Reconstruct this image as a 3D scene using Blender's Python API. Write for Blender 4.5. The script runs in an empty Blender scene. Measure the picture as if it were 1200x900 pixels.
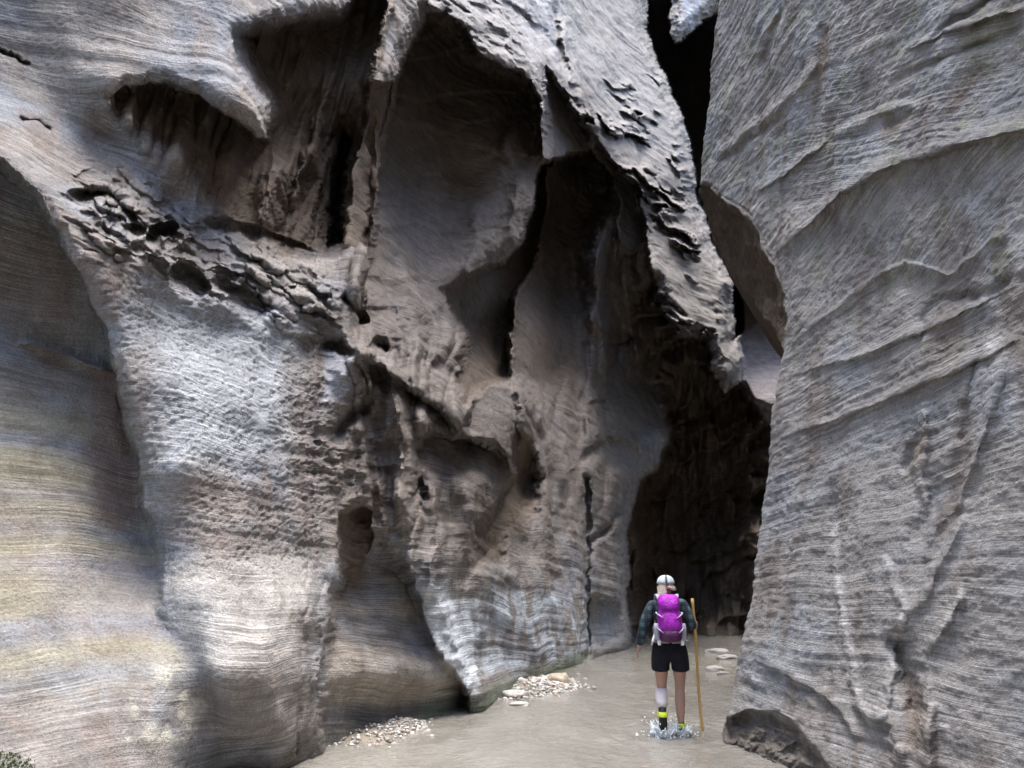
import bpy, bmesh, math, random
import numpy as np
from mathutils import Vector, Matrix

# ------------------------------------------------------------------ camera, world, sun, exposure
SC = bpy.context.scene
COL = SC.collection
EYE = (0.0, 0.0, 1.55)
FPX = 873.0                      # focal length in pixels of a 1200 px wide picture
PITCH = math.radians(15.4)
cam_d = bpy.data.cameras.new("camera")
cam_d.sensor_width = 36.0
cam_d.lens = 36.0 * FPX / 1200.0
cam_d.clip_start = 0.05
cam_d.clip_end = 500.0
cam = bpy.data.objects.new("camera", cam_d)
cam.location = EYE
cam.rotation_euler = (math.radians(90) + PITCH, 0, 0)
COL.objects.link(cam)
SC.camera = cam

SUN_EL, SUN_AZ = math.radians(84), math.radians(100)   # azimuth clockwise from +Y (the way the camera looks)
world = bpy.data.worlds.new("World")
SC.world = world
world.use_nodes = True
wn = world.node_tree
sky = wn.nodes.new("ShaderNodeTexSky")
sky.sky_type = 'NISHITA'
sky.sun_disc = False
sky.sun_elevation = SUN_EL
sky.sun_rotation = SUN_AZ
sky.air_density = 1.0
sky.dust_density = 2.5
sky.ozone_density = 1.0
wn.links.new(sky.outputs[0], wn.nodes["Background"].inputs[0])
wn.nodes["Background"].inputs[1].default_value = 0.13

sun_d = bpy.data.lights.new("sun", 'SUN')
sun_d.energy = 1.3
sun_d.angle = math.radians(40)
sun_d.color = (1.0, 0.955, 0.89)
sun = bpy.data.objects.new("sun", sun_d)
_d = Vector((math.sin(SUN_AZ) * math.cos(SUN_EL), math.cos(SUN_AZ) * math.cos(SUN_EL), math.sin(SUN_EL)))
sun.rotation_euler = _d.to_track_quat('Z', 'Y').to_euler()
COL.objects.link(sun)

SC.view_settings.view_transform = 'Standard'
SC.view_settings.look = 'None'
SC.view_settings.gamma = 1.0
SC.view_settings.use_curve_mapping = False
SC.view_settings.exposure = 2.9
SC.cycles.max_bounces = 6
SC.cycles.diffuse_bounces = 4
SC.cycles.use_denoising = True

# ------------------------------------------------------------------ tagging helpers
def tag(o, label=None, cat=None, group=None, kind=None):
    if label: o['label'] = label
    if cat: o['category'] = cat
    if group: o['group'] = group
    if kind: o['kind'] = kind
    return o

def link(name, me, mat=None, parent=None, smooth=True):
    o = bpy.data.objects.new(name, me)
    COL.objects.link(o)
    if mat is not None:
        me.materials.clear()
        me.materials.append(mat)
    if parent is not None:
        o.parent = parent
    if smooth:
        me.polygons.foreach_set('use_smooth', np.ones(len(me.polygons), dtype=bool))
    return o

# ------------------------------------------------------------------ numeric helpers
cP, sP = math.cos(PITCH), math.sin(PITCH)

def pix_to_ae(px, py):
    """pixel of the 1200x900 photograph -> bearing x/y and rise z/y seen from the eye"""
    dx = (np.asarray(px, float) - 600) / FPX
    dy = (450 - np.asarray(py, float)) / FPX
    y = cP - dy * sP
    z = sP + dy * cP
    return dx / y, z / y

def ae_to_pix(a, e):
    dep = cP + e * sP
    return 600 + FPX * a / dep, 450 - FPX * (e * cP - sP) / dep

def ground_pt(px, py, z=0.0):
    a, e = pix_to_ae(px, py)
    y = (z - EYE[2]) / e
    return float(a * y), float(y), z

_rng = np.random.RandomState(7)
_perm = np.tile(_rng.permutation(256), 3).astype(np.int32)
_grad = _rng.normal(size=(256, 3)); _grad /= np.linalg.norm(_grad, axis=1)[:, None]
_grad = (_grad * 1.5).astype(np.float32)

def perlin(p, off=0.0):
    p = np.asarray(p, np.float32) + np.float32(off * 17.31 + 100.0)
    i = np.floor(p).astype(np.int32)
    f = p - i
    i &= 255
    u = f * f * f * (f * (f * 6 - 15) + 10)
    out = None
    res = {}
    for dx in (0, 1):
        hx = _perm[i[:, 0] + dx]
        for dy in (0, 1):
            hy = _perm[hx + i[:, 1] + dy]
            for dz in (0, 1):
                g = _grad[_perm[hy + i[:, 2] + dz]]
                res[dx, dy, dz] = g[:, 0] * (f[:, 0] - dx) + g[:, 1] * (f[:, 1] - dy) + g[:, 2] * (f[:, 2] - dz)
    l = lambda a, b, t: a + (b - a) * t
    x00 = l(res[0, 0, 0], res[1, 0, 0], u[:, 0]); x10 = l(res[0, 1, 0], res[1, 1, 0], u[:, 0])
    x01 = l(res[0, 0, 1], res[1, 0, 1], u[:, 0]); x11 = l(res[0, 1, 1], res[1, 1, 1], u[:, 0])
    return l(l(x00, x10, u[:, 1]), l(x01, x11, u[:, 1]), u[:, 2])

def fbm(p, octaves=3, off=0.0, gain=0.5):
    p = np.asarray(p, np.float32)
    s = np.zeros(len(p), np.float32); amp = 1.0
    for k in range(octaves):
        s += amp * perlin(p * (2.03 ** k), off + k * 3.7)
        amp *= gain
    return s

def noise1(x, off=0.0):
    p = np.zeros((len(x), 3), np.float32)
    p[:, 0] = x; p[:, 1] = 0.37 + off * 1.7; p[:, 2] = 0.61 + off * 0.9
    return perlin(p, off)

def sstep(lo, hi, x):
    t = np.clip((x - lo) / (hi - lo), 0, 1)
    return t * t * (3 - 2 * t)

class RBF:
    """smooth surface through scattered (x, y, value) notes"""
    def __init__(self, pts, c=18.0, reg=0.0):
        pts = np.asarray(pts, float)
        self.xy = pts[:, :2] / 100.0
        self.c2 = (c / 100.0) ** 2
        n = len(pts)
        K = self.phi(self.xy, self.xy) + np.eye(n) * reg
        A = np.zeros((n + 1, n + 1)); A[:n, :n] = K; A[:n, n] = 1; A[n, :n] = 1
        b = np.zeros(n + 1); b[:n] = pts[:, 2]
        self.w = np.linalg.solve(A, b)
    def phi(self, p, q):
        d2 = (p[:, None, 0] - q[None, :, 0]) ** 2 + (p[:, None, 1] - q[None, :, 1]) ** 2
        return np.sqrt(d2 + self.c2)
    def __call__(self, x, y):
        p = np.stack([x, y], 1) / 100.0
        out = np.empty(len(p))
        for k in range(0, len(p), 40000):
            out[k:k + 40000] = self.phi(p[k:k + 40000], self.xy) @ self.w[:-1] + self.w[-1]
        return out

def poly_sdf(poly, x, y, w0):
    """signed distance (inside > 0) and the edge softness noted at the nearest edge"""
    P = [(q[0], q[1], q[2] if len(q) > 2 else w0) for q in poly]
    n = len(P)
    best = np.full(len(x), 1e9); soft = np.full(len(x), float(w0))
    inside = np.zeros(len(x), bool)
    for k in range(n):
        x0, y0, s0 = P[k]; x1, y1, s1 = P[(k + 1) % n]
        ex, ey = x1 - x0, y1 - y0
        L2 = ex * ex + ey * ey + 1e-9
        t = np.clip(((x - x0) * ex + (y - y0) * ey) / L2, 0, 1)
        d = np.hypot(x - x0 - t * ex, y - y0 - t * ey)
        m = d < best
        best = np.where(m, d, best); soft = np.where(m, s0 + (s1 - s0) * t, soft)
        if y0 != y1:
            c = ((y0 > y) != (y1 > y)) & (x < ex * (y - y0) / (y1 - y0) + x0)
            inside ^= c
    return np.where(inside, best, -best), soft

ROUND = 0.0
def poly_mask(poly, x, y, w=4.0):
    xs = [q[0] for q in poly]; ys = [q[1] for q in poly]
    big = max([w] + [q[2] for q in poly if len(q) > 2]) + ROUND
    sel = (x > min(xs) - big) & (x < max(xs) + big) & (y > min(ys) - big) & (y < max(ys) + big)
    out = np.zeros(len(x))
    if sel.any():
        d, s = poly_sdf(poly, x[sel], y[sel], w)
        out[sel] = .84 * sstep(-s, s, d) + .16 * sstep(-s - ROUND, s + 2, d)
    return out

def line_dist(line, x, y):
    """distance to a polyline, signed side (+ right/below of travel) and position 0..1 along it"""
    best = np.full(len(x), 1e9); side = np.zeros(len(x)); pos = np.zeros(len(x))
    n = len(line) - 1
    for k in range(n):
        x0, y0 = line[k][:2]; x1, y1 = line[k + 1][:2]
        ex, ey = x1 - x0, y1 - y0
        L2 = ex * ex + ey * ey + 1e-9
        t = np.clip(((x - x0) * ex + (y - y0) * ey) / L2, 0, 1)
        d = np.hypot(x - x0 - t * ex, y - y0 - t * ey)
        m = d < best
        best = np.where(m, d, best)
        side = np.where(m, np.sign(ex * (y - y0) - ey * (x - x0)), side)
        pos = np.where(m, (k + t) / n, pos)
    return best, side, pos

def near(line, x, y, w):
    xs = [q[0] for q in line]; ys = [q[1] for q in line]
    return (x > min(xs) - w) & (x < max(xs) + w) & (y > min(ys) - w) & (y < max(ys) + w)

def stroke(field, line, x, y, amp, w, taper=True, one_sided=0):
    """add a ridge (amp > 0) or groove along a traced line"""
    sel = near(line, x, y, 4 * w)
    if not sel.any(): return
    d, s, t = line_dist(line, x[sel], y[sel])
    g = np.exp(-(d / w) ** 2)
    if one_sided:                       # a step: full height on the line, falling away on one side only
        g = np.where(s * one_sided > 0, np.exp(-(d / w) ** 2), np.exp(-(d / (w * 0.18)) ** 2))
    if taper: g = g * np.clip(np.minimum(t, 1 - t) * 6, 0, 1) ** 0.7
    field[sel] += amp * g

def grid_faces(nr, nc, flip=False):
    r = np.arange(nr - 1)[:, None]; c = np.arange(nc - 1)[None, :]
    v = (r * nc + c).reshape(-1)
    q = np.stack([v, v + 1, v + nc + 1, v + nc], 1)
    if flip: q = q[:, ::-1]
    return q

def grid_normals(P):
    """P (nr, nc, 3) -> unit normals"""
    du = np.gradient(P, axis=1); dv = np.gradient(P, axis=0)
    n = np.cross(du, dv)
    return n / (np.linalg.norm(n, axis=2)[..., None] + 1e-12)

def mesh_from_arrays(name, V, F, color=None, bed=None):
    me = bpy.data.meshes.new(name)
    V = np.ascontiguousarray(V, np.float32); F = np.ascontiguousarray(F, np.int32)
    me.vertices.add(len(V)); me.vertices.foreach_set('co', V.ravel())
    k = F.shape[1]
    me.loops.add(F.size); me.loops.foreach_set('vertex_index', F.ravel())
    me.polygons.add(len(F))
    me.polygons.foreach_set('loop_start', np.arange(0, F.size, k, dtype=np.int32))
    me.update(calc_edges=True)
    if color is not None:
        at = me.color_attributes.new('tint', 'FLOAT_COLOR', 'POINT')
        c4 = np.ones((len(V), 4), np.float32); c4[:, :3] = color
        at.data.foreach_set('color', c4.ravel())
    if bed is not None:
        at = me.attributes.new('bed', 'FLOAT', 'POINT')
        at.data.foreach_set('value', np.ascontiguousarray(bed, np.float32).ravel())
    return me

def blur2(A, s):
    """separable gaussian blur of a 2-D (or 2-D x k) array"""
    r = int(3 * s + 1)
    k = np.exp(-0.5 * (np.arange(-r, r + 1) / s) ** 2); k /= k.sum()
    for ax in (0, 1):
        pad = [(0, 0)] * A.ndim; pad[ax] = (r, r)
        B = np.pad(A, pad, mode='edge')
        n = A.shape[ax]
        out = 0
        for j, w in enumerate(k):
            sl = [slice(None)] * A.ndim; sl[ax] = slice(j, j + n)
            out = out + w * B[tuple(sl)]
        A = out
    return A

# ------------------------------------------------------------------ materials
def mat_new(name):
    m = bpy.data.materials.new(name); m.use_nodes = True
    nt = m.node_tree
    return m, nt, nt.nodes["Principled BSDF"]

def N(nt, kind, **kw):
    n = nt.nodes.new(kind)
    for k, v in kw.items():
        if k.startswith('i_'):
            n.inputs[k[2:].replace('_', ' ')].default_value = v
        else: setattr(n, k, v)
    return n

def rock_material():
    m, nt, b = mat_new("sandstone")
    L = nt.links.new
    at = N(nt, 'ShaderNodeAttribute', attribute_name='tint')
    bed = N(nt, 'ShaderNodeAttribute', attribute_name='bed')
    tc = N(nt, 'ShaderNodeTexCoord')
    sx = N(nt, 'ShaderNodeSeparateXYZ'); L(tc.outputs['Object'], sx.inputs[0])
    def bedded(h, v, detail, rough):
        a = N(nt, 'ShaderNodeMath', operation='MULTIPLY'); a.inputs[1].default_value = h; L(sx.outputs['X'], a.inputs[0])
        c = N(nt, 'ShaderNodeMath', operation='MULTIPLY'); c.inputs[1].default_value = h; L(sx.outputs['Y'], c.inputs[0])
        d = N(nt, 'ShaderNodeMath', operation='MULTIPLY'); d.inputs[1].default_value = v; L(bed.outputs['Fac'], d.inputs[0])
        cb = N(nt, 'ShaderNodeCombineXYZ'); L(a.outputs[0], cb.inputs[0]); L(c.outputs[0], cb.inputs[1]); L(d.outputs[0], cb.inputs[2])
        n = N(nt, 'ShaderNodeTexNoise', i_Scale=1.0, i_Detail=detail, i_Roughness=rough)
        L(cb.outputs[0], n.inputs['Vector'])
        return n.outputs['Fac']
    def remap(sock, lo, hi, f0=.3, f1=.7):
        r = N(nt, 'ShaderNodeMapRange'); r.inputs['From Min'].default_value = f0; r.inputs['From Max'].default_value = f1
        r.inputs['To Min'].default_value = lo; r.inputs['To Max'].default_value = hi
        L(sock, r.inputs['Value']); return r.outputs[0]
    def op(kind, x, y):
        n = N(nt, 'ShaderNodeMath', operation=kind)
        for k, q in enumerate((x, y)):
            if isinstance(q, float): n.inputs[k].default_value = q
            else: L(q, n.inputs[k])
        return n.outputs[0]
    b1 = bedded(.6, 26.0, 5.0, .7)          # bands a few centimetres thick
    b2 = bedded(1.6, 75.0, 3.0, .6)         # laminae
    n2 = N(nt, 'ShaderNodeTexNoise', i_Scale=40.0, i_Detail=6.0, i_Roughness=0.75)
    L(tc.outputs['Object'], n2.inputs['Vector'])
    n1 = N(nt, 'ShaderNodeTexNoise', i_Scale=5.0, i_Detail=7.0, i_Roughness=0.7)
    L(tc.outputs['Object'], n1.inputs['Vector'])
    n4 = N(nt, 'ShaderNodeTexNoise', i_Scale=0.9, i_Detail=4.0, i_Roughness=0.6)      # where the bedding shows and where the face is polished
    L(tc.outputs['Object'], n4.inputs['Vector'])
    show = remap(n4.outputs['Fac'], .12, 1.0, .38, .62)
    def fade(x):                                  # 1 + (x - 1) * show
        return op('ADD', op('MULTIPLY', op('SUBTRACT', x, 1.0), show), 1.0)
    f = op('MULTIPLY', fade(remap(b1, .68, 1.32)), fade(remap(b2, .74, 1.26, .42, .58)))
    f = op('MULTIPLY', f, remap(n2.outputs['Fac'], .78, 1.22))
    f = op('MULTIPLY', f, remap(n1.outputs['Fac'], .74, 1.26))
    sc = N(nt, 'ShaderNodeVectorMath', operation='SCALE')
    L(at.outputs['Color'], sc.inputs[0]); L(f, sc.inputs['Scale'])
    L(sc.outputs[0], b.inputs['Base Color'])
    b.inputs['Roughness'].default_value = 0.8
    b.inputs['Specular IOR Level'].default_value = 0.3
    # sharp little hollows left by weathered grains and clots
    vo = N(nt, 'ShaderNodeTexVoronoi', i_Scale=26.0); vo.feature = 'F1'
    L(tc.outputs['Object'], vo.inputs['Vector'])
    pit = remap(vo.outputs['Distance'], 0.0, 1.0, .05, .30)
    hgt = op('MULTIPLY', op('ADD', op('MULTIPLY', b1, 1.2), op('MULTIPLY', b2, .7)), show)
    hgt = op('ADD', hgt, op('MULTIPLY', n2.outputs['Fac'], .65))
    hgt = op('ADD', hgt, op('MULTIPLY', n1.outputs['Fac'], .9))
    hgt = op('ADD', hgt, op('MULTIPLY', pit, .18))
    bp = N(nt, 'ShaderNodeBump'); bp.inputs['Strength'].default_value = 0.9; bp.inputs['Distance'].default_value = 0.035
    L(hgt, bp.inputs['Height']); L(bp.outputs[0], b.inputs['Normal'])
    return m
ROCK = rock_material()
# ------------------------------------------------------------------ the sculpted left wall and the bend of the canyon
# plan of the wall foot: bearing x/y against distance y
_pl = [(-2.9, 1.46), (-1.4, 2.69), (-0.69, 4.51), (-0.28, 7.38), (-0.043, 11.2), (0.097, 18.7), (0.15, 21.6),
       (0.188, 23.6), (0.288, 25.2), (0.44, 26.0), (0.8, 27.0)]
_pa = np.array([q[0] for q in _pl]); _py = np.array([q[1] for q in _pl]) + 0.8
_fa = np.linspace(-2.9, 0.8, 1500)
_inv = np.interp(_fa, _pa, 1.0 / _py)
_k = np.exp(-0.5 * (np.arange(-40, 41) / 14.0) ** 2); _k /= _k.sum()
_inv = np.convolve(np.pad(_inv, 40, mode='edge'), _k, mode='valid')
def foot_dist(a):
    return 1.0 / np.interp(a, _fa, _inv)

K_REL = 1.8
# main skin: how far the rock stands out (+) or is worn back (-) at noted places
L0 = [
 # upper left face
 (-60,0,-.85),(0,0,-.84),(60,0,-.76),(100,0,-.68),(200,0,-.56),(275,0,-.36),(-60,80,-.84),(0,70,-.86),(60,60,-.76),(130,60,-.58),(200,60,-.44),(260,60,-.26),
 (130,96,-.50),(200,92,-.36),(260,120,-.14),(310,160,-.02),(60,110,-.76),(0,110,-.78),
 (-60,150,-.58),(0,140,-.60),(60,150,-.68),(125,165,-.74),(0,188,-.30),(-60,190,-.30),
 # bright ramp and broken ledge
 (60,225,-.34),(110,210,-.55),(160,210,-.66),(150,255,-.36),(200,235,-.66),(210,275,-.38),(250,285,-.5),(300,300,-.45),(350,310,-.35),
 (100,290,-.28),(170,300,-.24),(215,318,-.20),(270,335,-.18),(325,360,-.15),(375,385,-.10),
 # main bulging panel
 (110,345,-.25),(135,430,-.20),(150,500,-.16),(162,560,-.12),(185,660,.02),(190,720,.14),(215,770,.30),(230,820,.35),
 (200,360,-.28),(270,380,-.26),(330,400,-.18),(200,450,-.08),(280,450,-.05),(345,460,.0),(210,550,.10),(280,560,.14),(345,560,.14),
 (240,640,.24),(300,650,.27),(350,650,.24),(240,700,.38),(300,710,.49),(345,710,.50),(270,760,.64),(320,765,.70),(250,800,.62),(310,810,.74),(340,800,.70),
 (280,850,.60),(330,850,.66),(290,900,.42),(330,900,.5),(300,960,.2),(360,960,.3),
 # lower left face
 (150,820,.30),(60,820,.22),(150,880,.38),(60,900,.40),(-60,900,.40),(0,960,.5),(150,960,.45),
 # behind the seam: centre left
 (385,300,-.35),(400,340,-.12),(385,400,-.14),(420,330,-.10),(440,400,.05),(400,440,.04),(385,520,.08),(400,500,.06),(430,470,.05),(420,520,.10),(400,580,.12),(450,560,.18),
 (470,440,.28),(430,405,.18),(510,480,.34),(455,500,.16),(490,540,.25),(480,590,.36),(480,640,.46),(430,620,.2),(385,620,.24),(375,700,.36),(370,760,.44),(365,820,.5),(360,880,.5),
 (500,650,.5),(490,690,.52),(515,720,.55),(500,730,.50),(535,775,.72),(520,790,.66),(558,815,.92),(545,830,.86),(565,835,.9),(560,900,.9),
 # right of the light pillar
 (520,620,.36),(540,680,.40),(530,700,.40),(560,720,.30),(560,770,.38),(575,790,.5),(600,720,.34),(620,690,.22),(640,740,.46),(640,775,.6),(680,765,.62),(685,720,.5),(670,680,.3),(650,640,.05),(690,640,.25),(685,600,.15),
 (630,600,-.3),(600,640,-.05),(660,600,-.1),(640,830,.7),(700,830,.7),
 (560,440,.0),(580,420,-.3),(540,470,.3),(600,480,.15),(540,600,.3),(560,560,.25),(590,640,.28),
 (480,370,-.35),(520,400,-.25),(500,440,.12),
 # narrow pillar right of the edge
 (715,600,.35),(730,650,.35),(712,680,.35),(735,740,.6),(720,775,.5),(730,700,.45),
 # column behind, under the bright ramp
 (640,250,-1.0),(700,300,-.25),(740,330,-.55),(640,340,-1.5),(640,420,-1.4),(650,500,-.62),(640,560,-.45),(700,380,-.55),(720,430,-1.1),(690,500,-.3),(760,420,-1.8),
 (690,560,.1),(780,560,-.4),(800,700,-.3),(880,560,0),(880,750,0),(800,800,.2),(950,800,0),
 (560,200,-.8),(610,230,-.6),(580,290,-.7),(500,250,-.8),(450,280,-.2),
 # upper right skin
 (560,0,-.3),(700,0,-.5),(840,0,-1.5),(950,0,-1),(900,200,-1),(840,330,.5),(900,420,-.2),(950,450,-.3),(480,0,-.2),(505,5,.1),(560,80,.3),(630,100,.6),(690,160,1.0),
]
REG = []
def region(name, poly, pts, w=4.0, rough=1.0, c=18.0):
    REG.append((name, poly, pts, w, rough, c))

# hollow panel at the far left under the brow
region('left_panel', [(-90,175,10),(0,190,5),(40,228,4),(75,290,3),(105,340,3),(128,390,3),(135,430,3),(150,500,3),(160,545,3),(165,590,4),(183,650,6),(187,715,9),(213,765,14),(235,820,40),(220,900,60),(220,1000,60),(-90,1000,20)],
  [(-60,240,-.80),(0,240,-.80),(40,270,-.80),(80,330,-.78),(-60,340,-.86),(20,340,-.86),(60,400,-.80),(110,400,-.74),(20,430,-.72),(125,440,-.66),(60,500,-.55),(140,520,-.55),(-60,500,-.55),
   (20,580,-.36),(100,600,-.34),(150,600,-.40),(60,660,-.18),(150,680,-.16),(180,690,-.06),(-60,680,-.15),(20,750,.02),(120,750,.05),(180,750,.16),(215,775,.36),(60,820,.22),(150,820,.32),(-60,850,.36),(60,900,.5),(200,900,.5),(60,1000,.75),(220,1000,.7)])
# deep chute
region('chute', [(284,44,12),(320,30,9),(400,22,10),(440,-40,5),(464,-40,3),(450,60,3),(434,100,3),(428,150,4),(412,215,5),(404,285,5),(385,292,14),(340,300,16),(270,262,26),(200,195,24),(138,136,5),(123,114,3),(150,102,2.5),(190,98,2.5),(235,112,2.5),(270,136,3),(300,161,4),(313,163,8),(318,120,26),(296,85,24)],
  [(140,122,-.72),(190,115,-.9),(220,150,-.86),(280,175,-.98),(300,230,-.88),(350,55,-1.35),(320,60,-1.2),(350,150,-1.35),(330,200,-1.05),(345,240,-1.1),(330,290,-.85),(420,0,-1.5),(420,60,-1.4),(420,120,-1.3),(405,170,-1.5),(385,200,-1.35),(400,270,-1.2),(370,285,-.95),(250,220,-.68),(200,180,-.66),(160,140,-.72),(440,-40,-1.4)])
region('chute_crack', [(402,150,3),(410,160,2),(402,220,3),(398,284,4),(386,286,5),(388,230,4),(394,180,3)], [(400,160,-1.9),(395,280,-1.8),(410,200,-1.9)])
region('rib_low', [(434,96,2),(462,94,2),(452,150,3),(441,220,3),(432,288,5),(404,292,6),(412,215,4),(426,150,3)], [(445,100,-.55),(440,150,-.62),(425,200,-.55),(420,250,-.48),(418,290,-.3)])
region('rib_top', [(464,-50,2),(508,-50,2),(503,15,2),(478,62,2),(462,95,2),(436,97,2),(446,40,2)], [(480,-40,-.4),(485,0,-.28),(455,50,-.12),(470,60,-.1),(448,92,.12),(460,92,.12)])
# great arch
region('arch', [(500,16,3),(522,12,4),(546,36,3),(560,65,3),(586,75,3),(612,86,3),(631,115,3),(634,160,3),(630,230,6),(606,300,30),(540,350,50),(470,400,40),(432,380,14),(428,330,5),(436,288,4),(442,220,3),(454,150,3),(464,95,3),(479,62,3)],
  [(505,25,-1.5),(530,40,-1.5),(540,80,-1.5),(520,120,-1.5),(480,110,-1.35),(600,105,-1.05),(615,130,-.95),(600,180,-.8),(560,160,-1.1),(622,235,-.28),(540,210,-1.30),(480,200,-1.25),(450,250,-.8),(500,270,-1.05),(560,270,-.9),(600,290,-.42),(440,330,-.40),(500,340,-.66),(460,400,-.15),(560,350,-.75)])
region('arch_pocket', [(600,142,6),(622,136,5),(628,170,4),(620,192,6),(596,190,8),(584,176,8)], [(605,150,-1.05),(620,180,-1.0),(595,180,-.85)])
# hollow under the column, with the light vein
region('mid_hollow', [(523,345,14),(545,326,6),(590,308,5),(612,282,4),(624,240,3),(634,195,3),(650,186,4),(640,250,10),(630,310,14),(604,345,6),(597,392,4),(596,440,4),(575,452,8),(548,470,14),(533,440,14),(545,400,10)],
  [(545,335,-.95),(560,380,-1.3),(545,430,-.6),(590,330,-1.6),(580,400,-1.5),(590,440,-1.1),(630,220,-1.9),(620,280,-1.8),(560,450,-.5)])
region('column_shadow', [(638,196,4),(690,174,3),(720,196,3),(728,220,6),(700,250,16),(684,300,16),(688,380,16),(690,440,24),(640,470,24),(604,440,6),(600,390,5),(606,345,6),(632,300,10)],
  [(650,205,-1.3),(700,190,-1.2),(715,215,-.9),(660,260,-1.5),(680,280,-1.2),(650,350,-1.35),(620,370,-1.1),(680,370,-1.0),(650,430,-.9),(620,430,-.85),(690,440,-.6)])
# bright ramp of broken blocks crossing the top
region('ramp', [(505,-60,3),(504,8,2.5),(523,12,2.5),(546,35,2.5),(561,64,2.5),(586,74,2.5),(612,85,2.5),(632,112,2.5),(637,185,2),(641,80,2),(650,95,2.5),(664,118,2.5),(688,150,3),(715,188,3),(742,215,3),(752,250,3),(764,330,3),(778,370,3),(792,390,3),(828,398,3),(835,440,2.5),(850,458,2.5),(868,444,2.5),(868,400,2.5),(866,350,2.5),(858,328,2.5),(838,290,2.5),(820,235,2.5),(812,180,2.5),(796,125,2.5),(776,82,2.5),(758,30,2.5),(757,-60,2.5)],
  [(505,5,.15),(530,15,.3),(561,60,.55),(612,82,.85),(632,108,1.0),(640,80,.85),(636,180,.9),(664,115,1.2),(700,165,1.7),(742,213,2.2),(764,325,2.9),(792,388,3.2),(830,400,3.1),(850,455,3.2),(866,440,3.0),
   (520,-60,-.8),(560,-60,-1.0),(600,-60,-1.3),(660,-60,-1.4),(750,-60,-1.0),(560,0,-.15),(600,20,-.1),(640,30,-.3),(700,20,-.5),(750,20,-.45),(660,70,.3),(700,70,.35),(760,80,.25),(700,110,.85),(750,120,.85),(790,130,.8),(740,170,1.55),(800,190,1.4),(780,250,2.0),(818,240,1.7),(800,320,2.5),(840,300,2.1),(850,360,2.5),(830,370,2.7)], rough=1.0)
region('ramp_shadow_face', [(640,82,2),(650,97,2.5),(664,120,2.5),(688,152,3),(692,172,3),(660,184,3),(641,192,3),(634,170,2),(637,120,2)], [(641,95,-.25),(655,130,-.05),(680,160,.15),(640,180,-.05),(665,178,.2)])
region('hanging_lump', [(690,175,3),(700,166,3),(722,196,3),(745,216,3),(752,250,3),(756,285,4),(738,296,3),(726,285,3),(722,262,3),(724,240,5),(716,212,5)], [(700,180,.5),(735,215,.8),(745,240,.9),(735,285,.95),(752,280,.9)])
# the dark gap and cave
region('cave', [(744,775,2),(740,740,2),(735,690,2),(736,640,2),(739,600,3),(752,565,5),(772,545,5),(784,520,6),(782,480,8),(756,440,18),(720,400,26),(740,360,16),(764,330,3),(778,370,3),(793,391,3),(828,398,3),(834,440,2),(850,460,2),(868,446,2),(884,478,3),(900,498,3),(925,510,3),(960,600,3),(960,775,3)],
  [(745,770,-1.6),(745,700,-2.4),(750,620,-2.6),(800,600,-3.2),(790,560,-2.8),(800,500,-2.6),(770,440,-1.6),(750,390,-1.1),(790,410,-1.6),(830,450,-2.2),(860,480,-1.9),(890,500,-.8),(850,600,-2.4),(800,680,-2.8),(885,640,-.6),(900,560,-.7),(800,740,-1.8),(870,720,-.9),(880,745,-.5),(830,750,-.9),(920,700,-.6),(950,600,-1)])
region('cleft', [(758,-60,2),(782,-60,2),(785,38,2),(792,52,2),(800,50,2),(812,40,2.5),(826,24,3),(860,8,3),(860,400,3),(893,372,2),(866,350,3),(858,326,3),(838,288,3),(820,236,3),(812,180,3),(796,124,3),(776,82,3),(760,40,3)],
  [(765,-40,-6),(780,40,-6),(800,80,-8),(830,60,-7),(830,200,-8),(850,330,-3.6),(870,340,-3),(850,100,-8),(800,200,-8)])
region('panel', [(868,352,3),(882,345,3),(915,352,3),(960,352,3),(960,470,3),(918,474,2),(898,477,2),(886,470,2),(874,440,2),(868,400,2)],
  [(872,360,-1.1),(900,355,-1.2),(940,360,-1.2),(880,420,-.7),(900,420,-.72),(940,420,-.7),(895,465,.15),(915,465,.15),(950,470,.15)])
region('last_pillar_cave', [(689,700,2),(700,700,6),(728,708,6),(736,735,6),(730,752,8),(689,760,2)], [(695,705,-.15),(720,715,-.05),(700,740,.0),(725,740,.15)])
# lower arches
region('arch_low', [(490,528,3),(494,512,3),(508,506,3),(524,514,3),(546,512,3),(566,520,3),(588,534,3),(600,556,3),(592,572,10),(560,566,16),(524,566,16),(502,556,10)],
  [(500,520,-.12),(530,522,-.2),(560,535,-.12),(590,555,-.02),(520,560,.12),(560,565,.12)])
region('flute_block', [(546,500,4),(556,472,4),(572,452,4),(590,450,4),(604,462,4),(612,490,3),(612,556,3),(604,570,5),(590,536,4),(566,518,5)], [(560,480,.0),(580,460,-.2),(600,480,.0),(575,500,.18),(600,530,.38),(606,556,.42)])
region('side_hollow', [(605,500,3),(620,520,6),(632,560,10),(622,600,14),(590,660,20),(560,660,14),(560,625,10),(584,590,6),(600,560,4)], [(612,520,-.5),(620,570,-.7),(590,600,-.35),(575,650,-.2),(600,640,-.25)])
region('brown_niche', [(394,640,8),(398,604,4),(424,592,3),(434,600,3),(432,650,3),(428,690,16),(402,690,12)], [(405,605,-.02),(425,600,-.02),(410,640,.02),(425,650,.05),(415,690,.15)])
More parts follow.
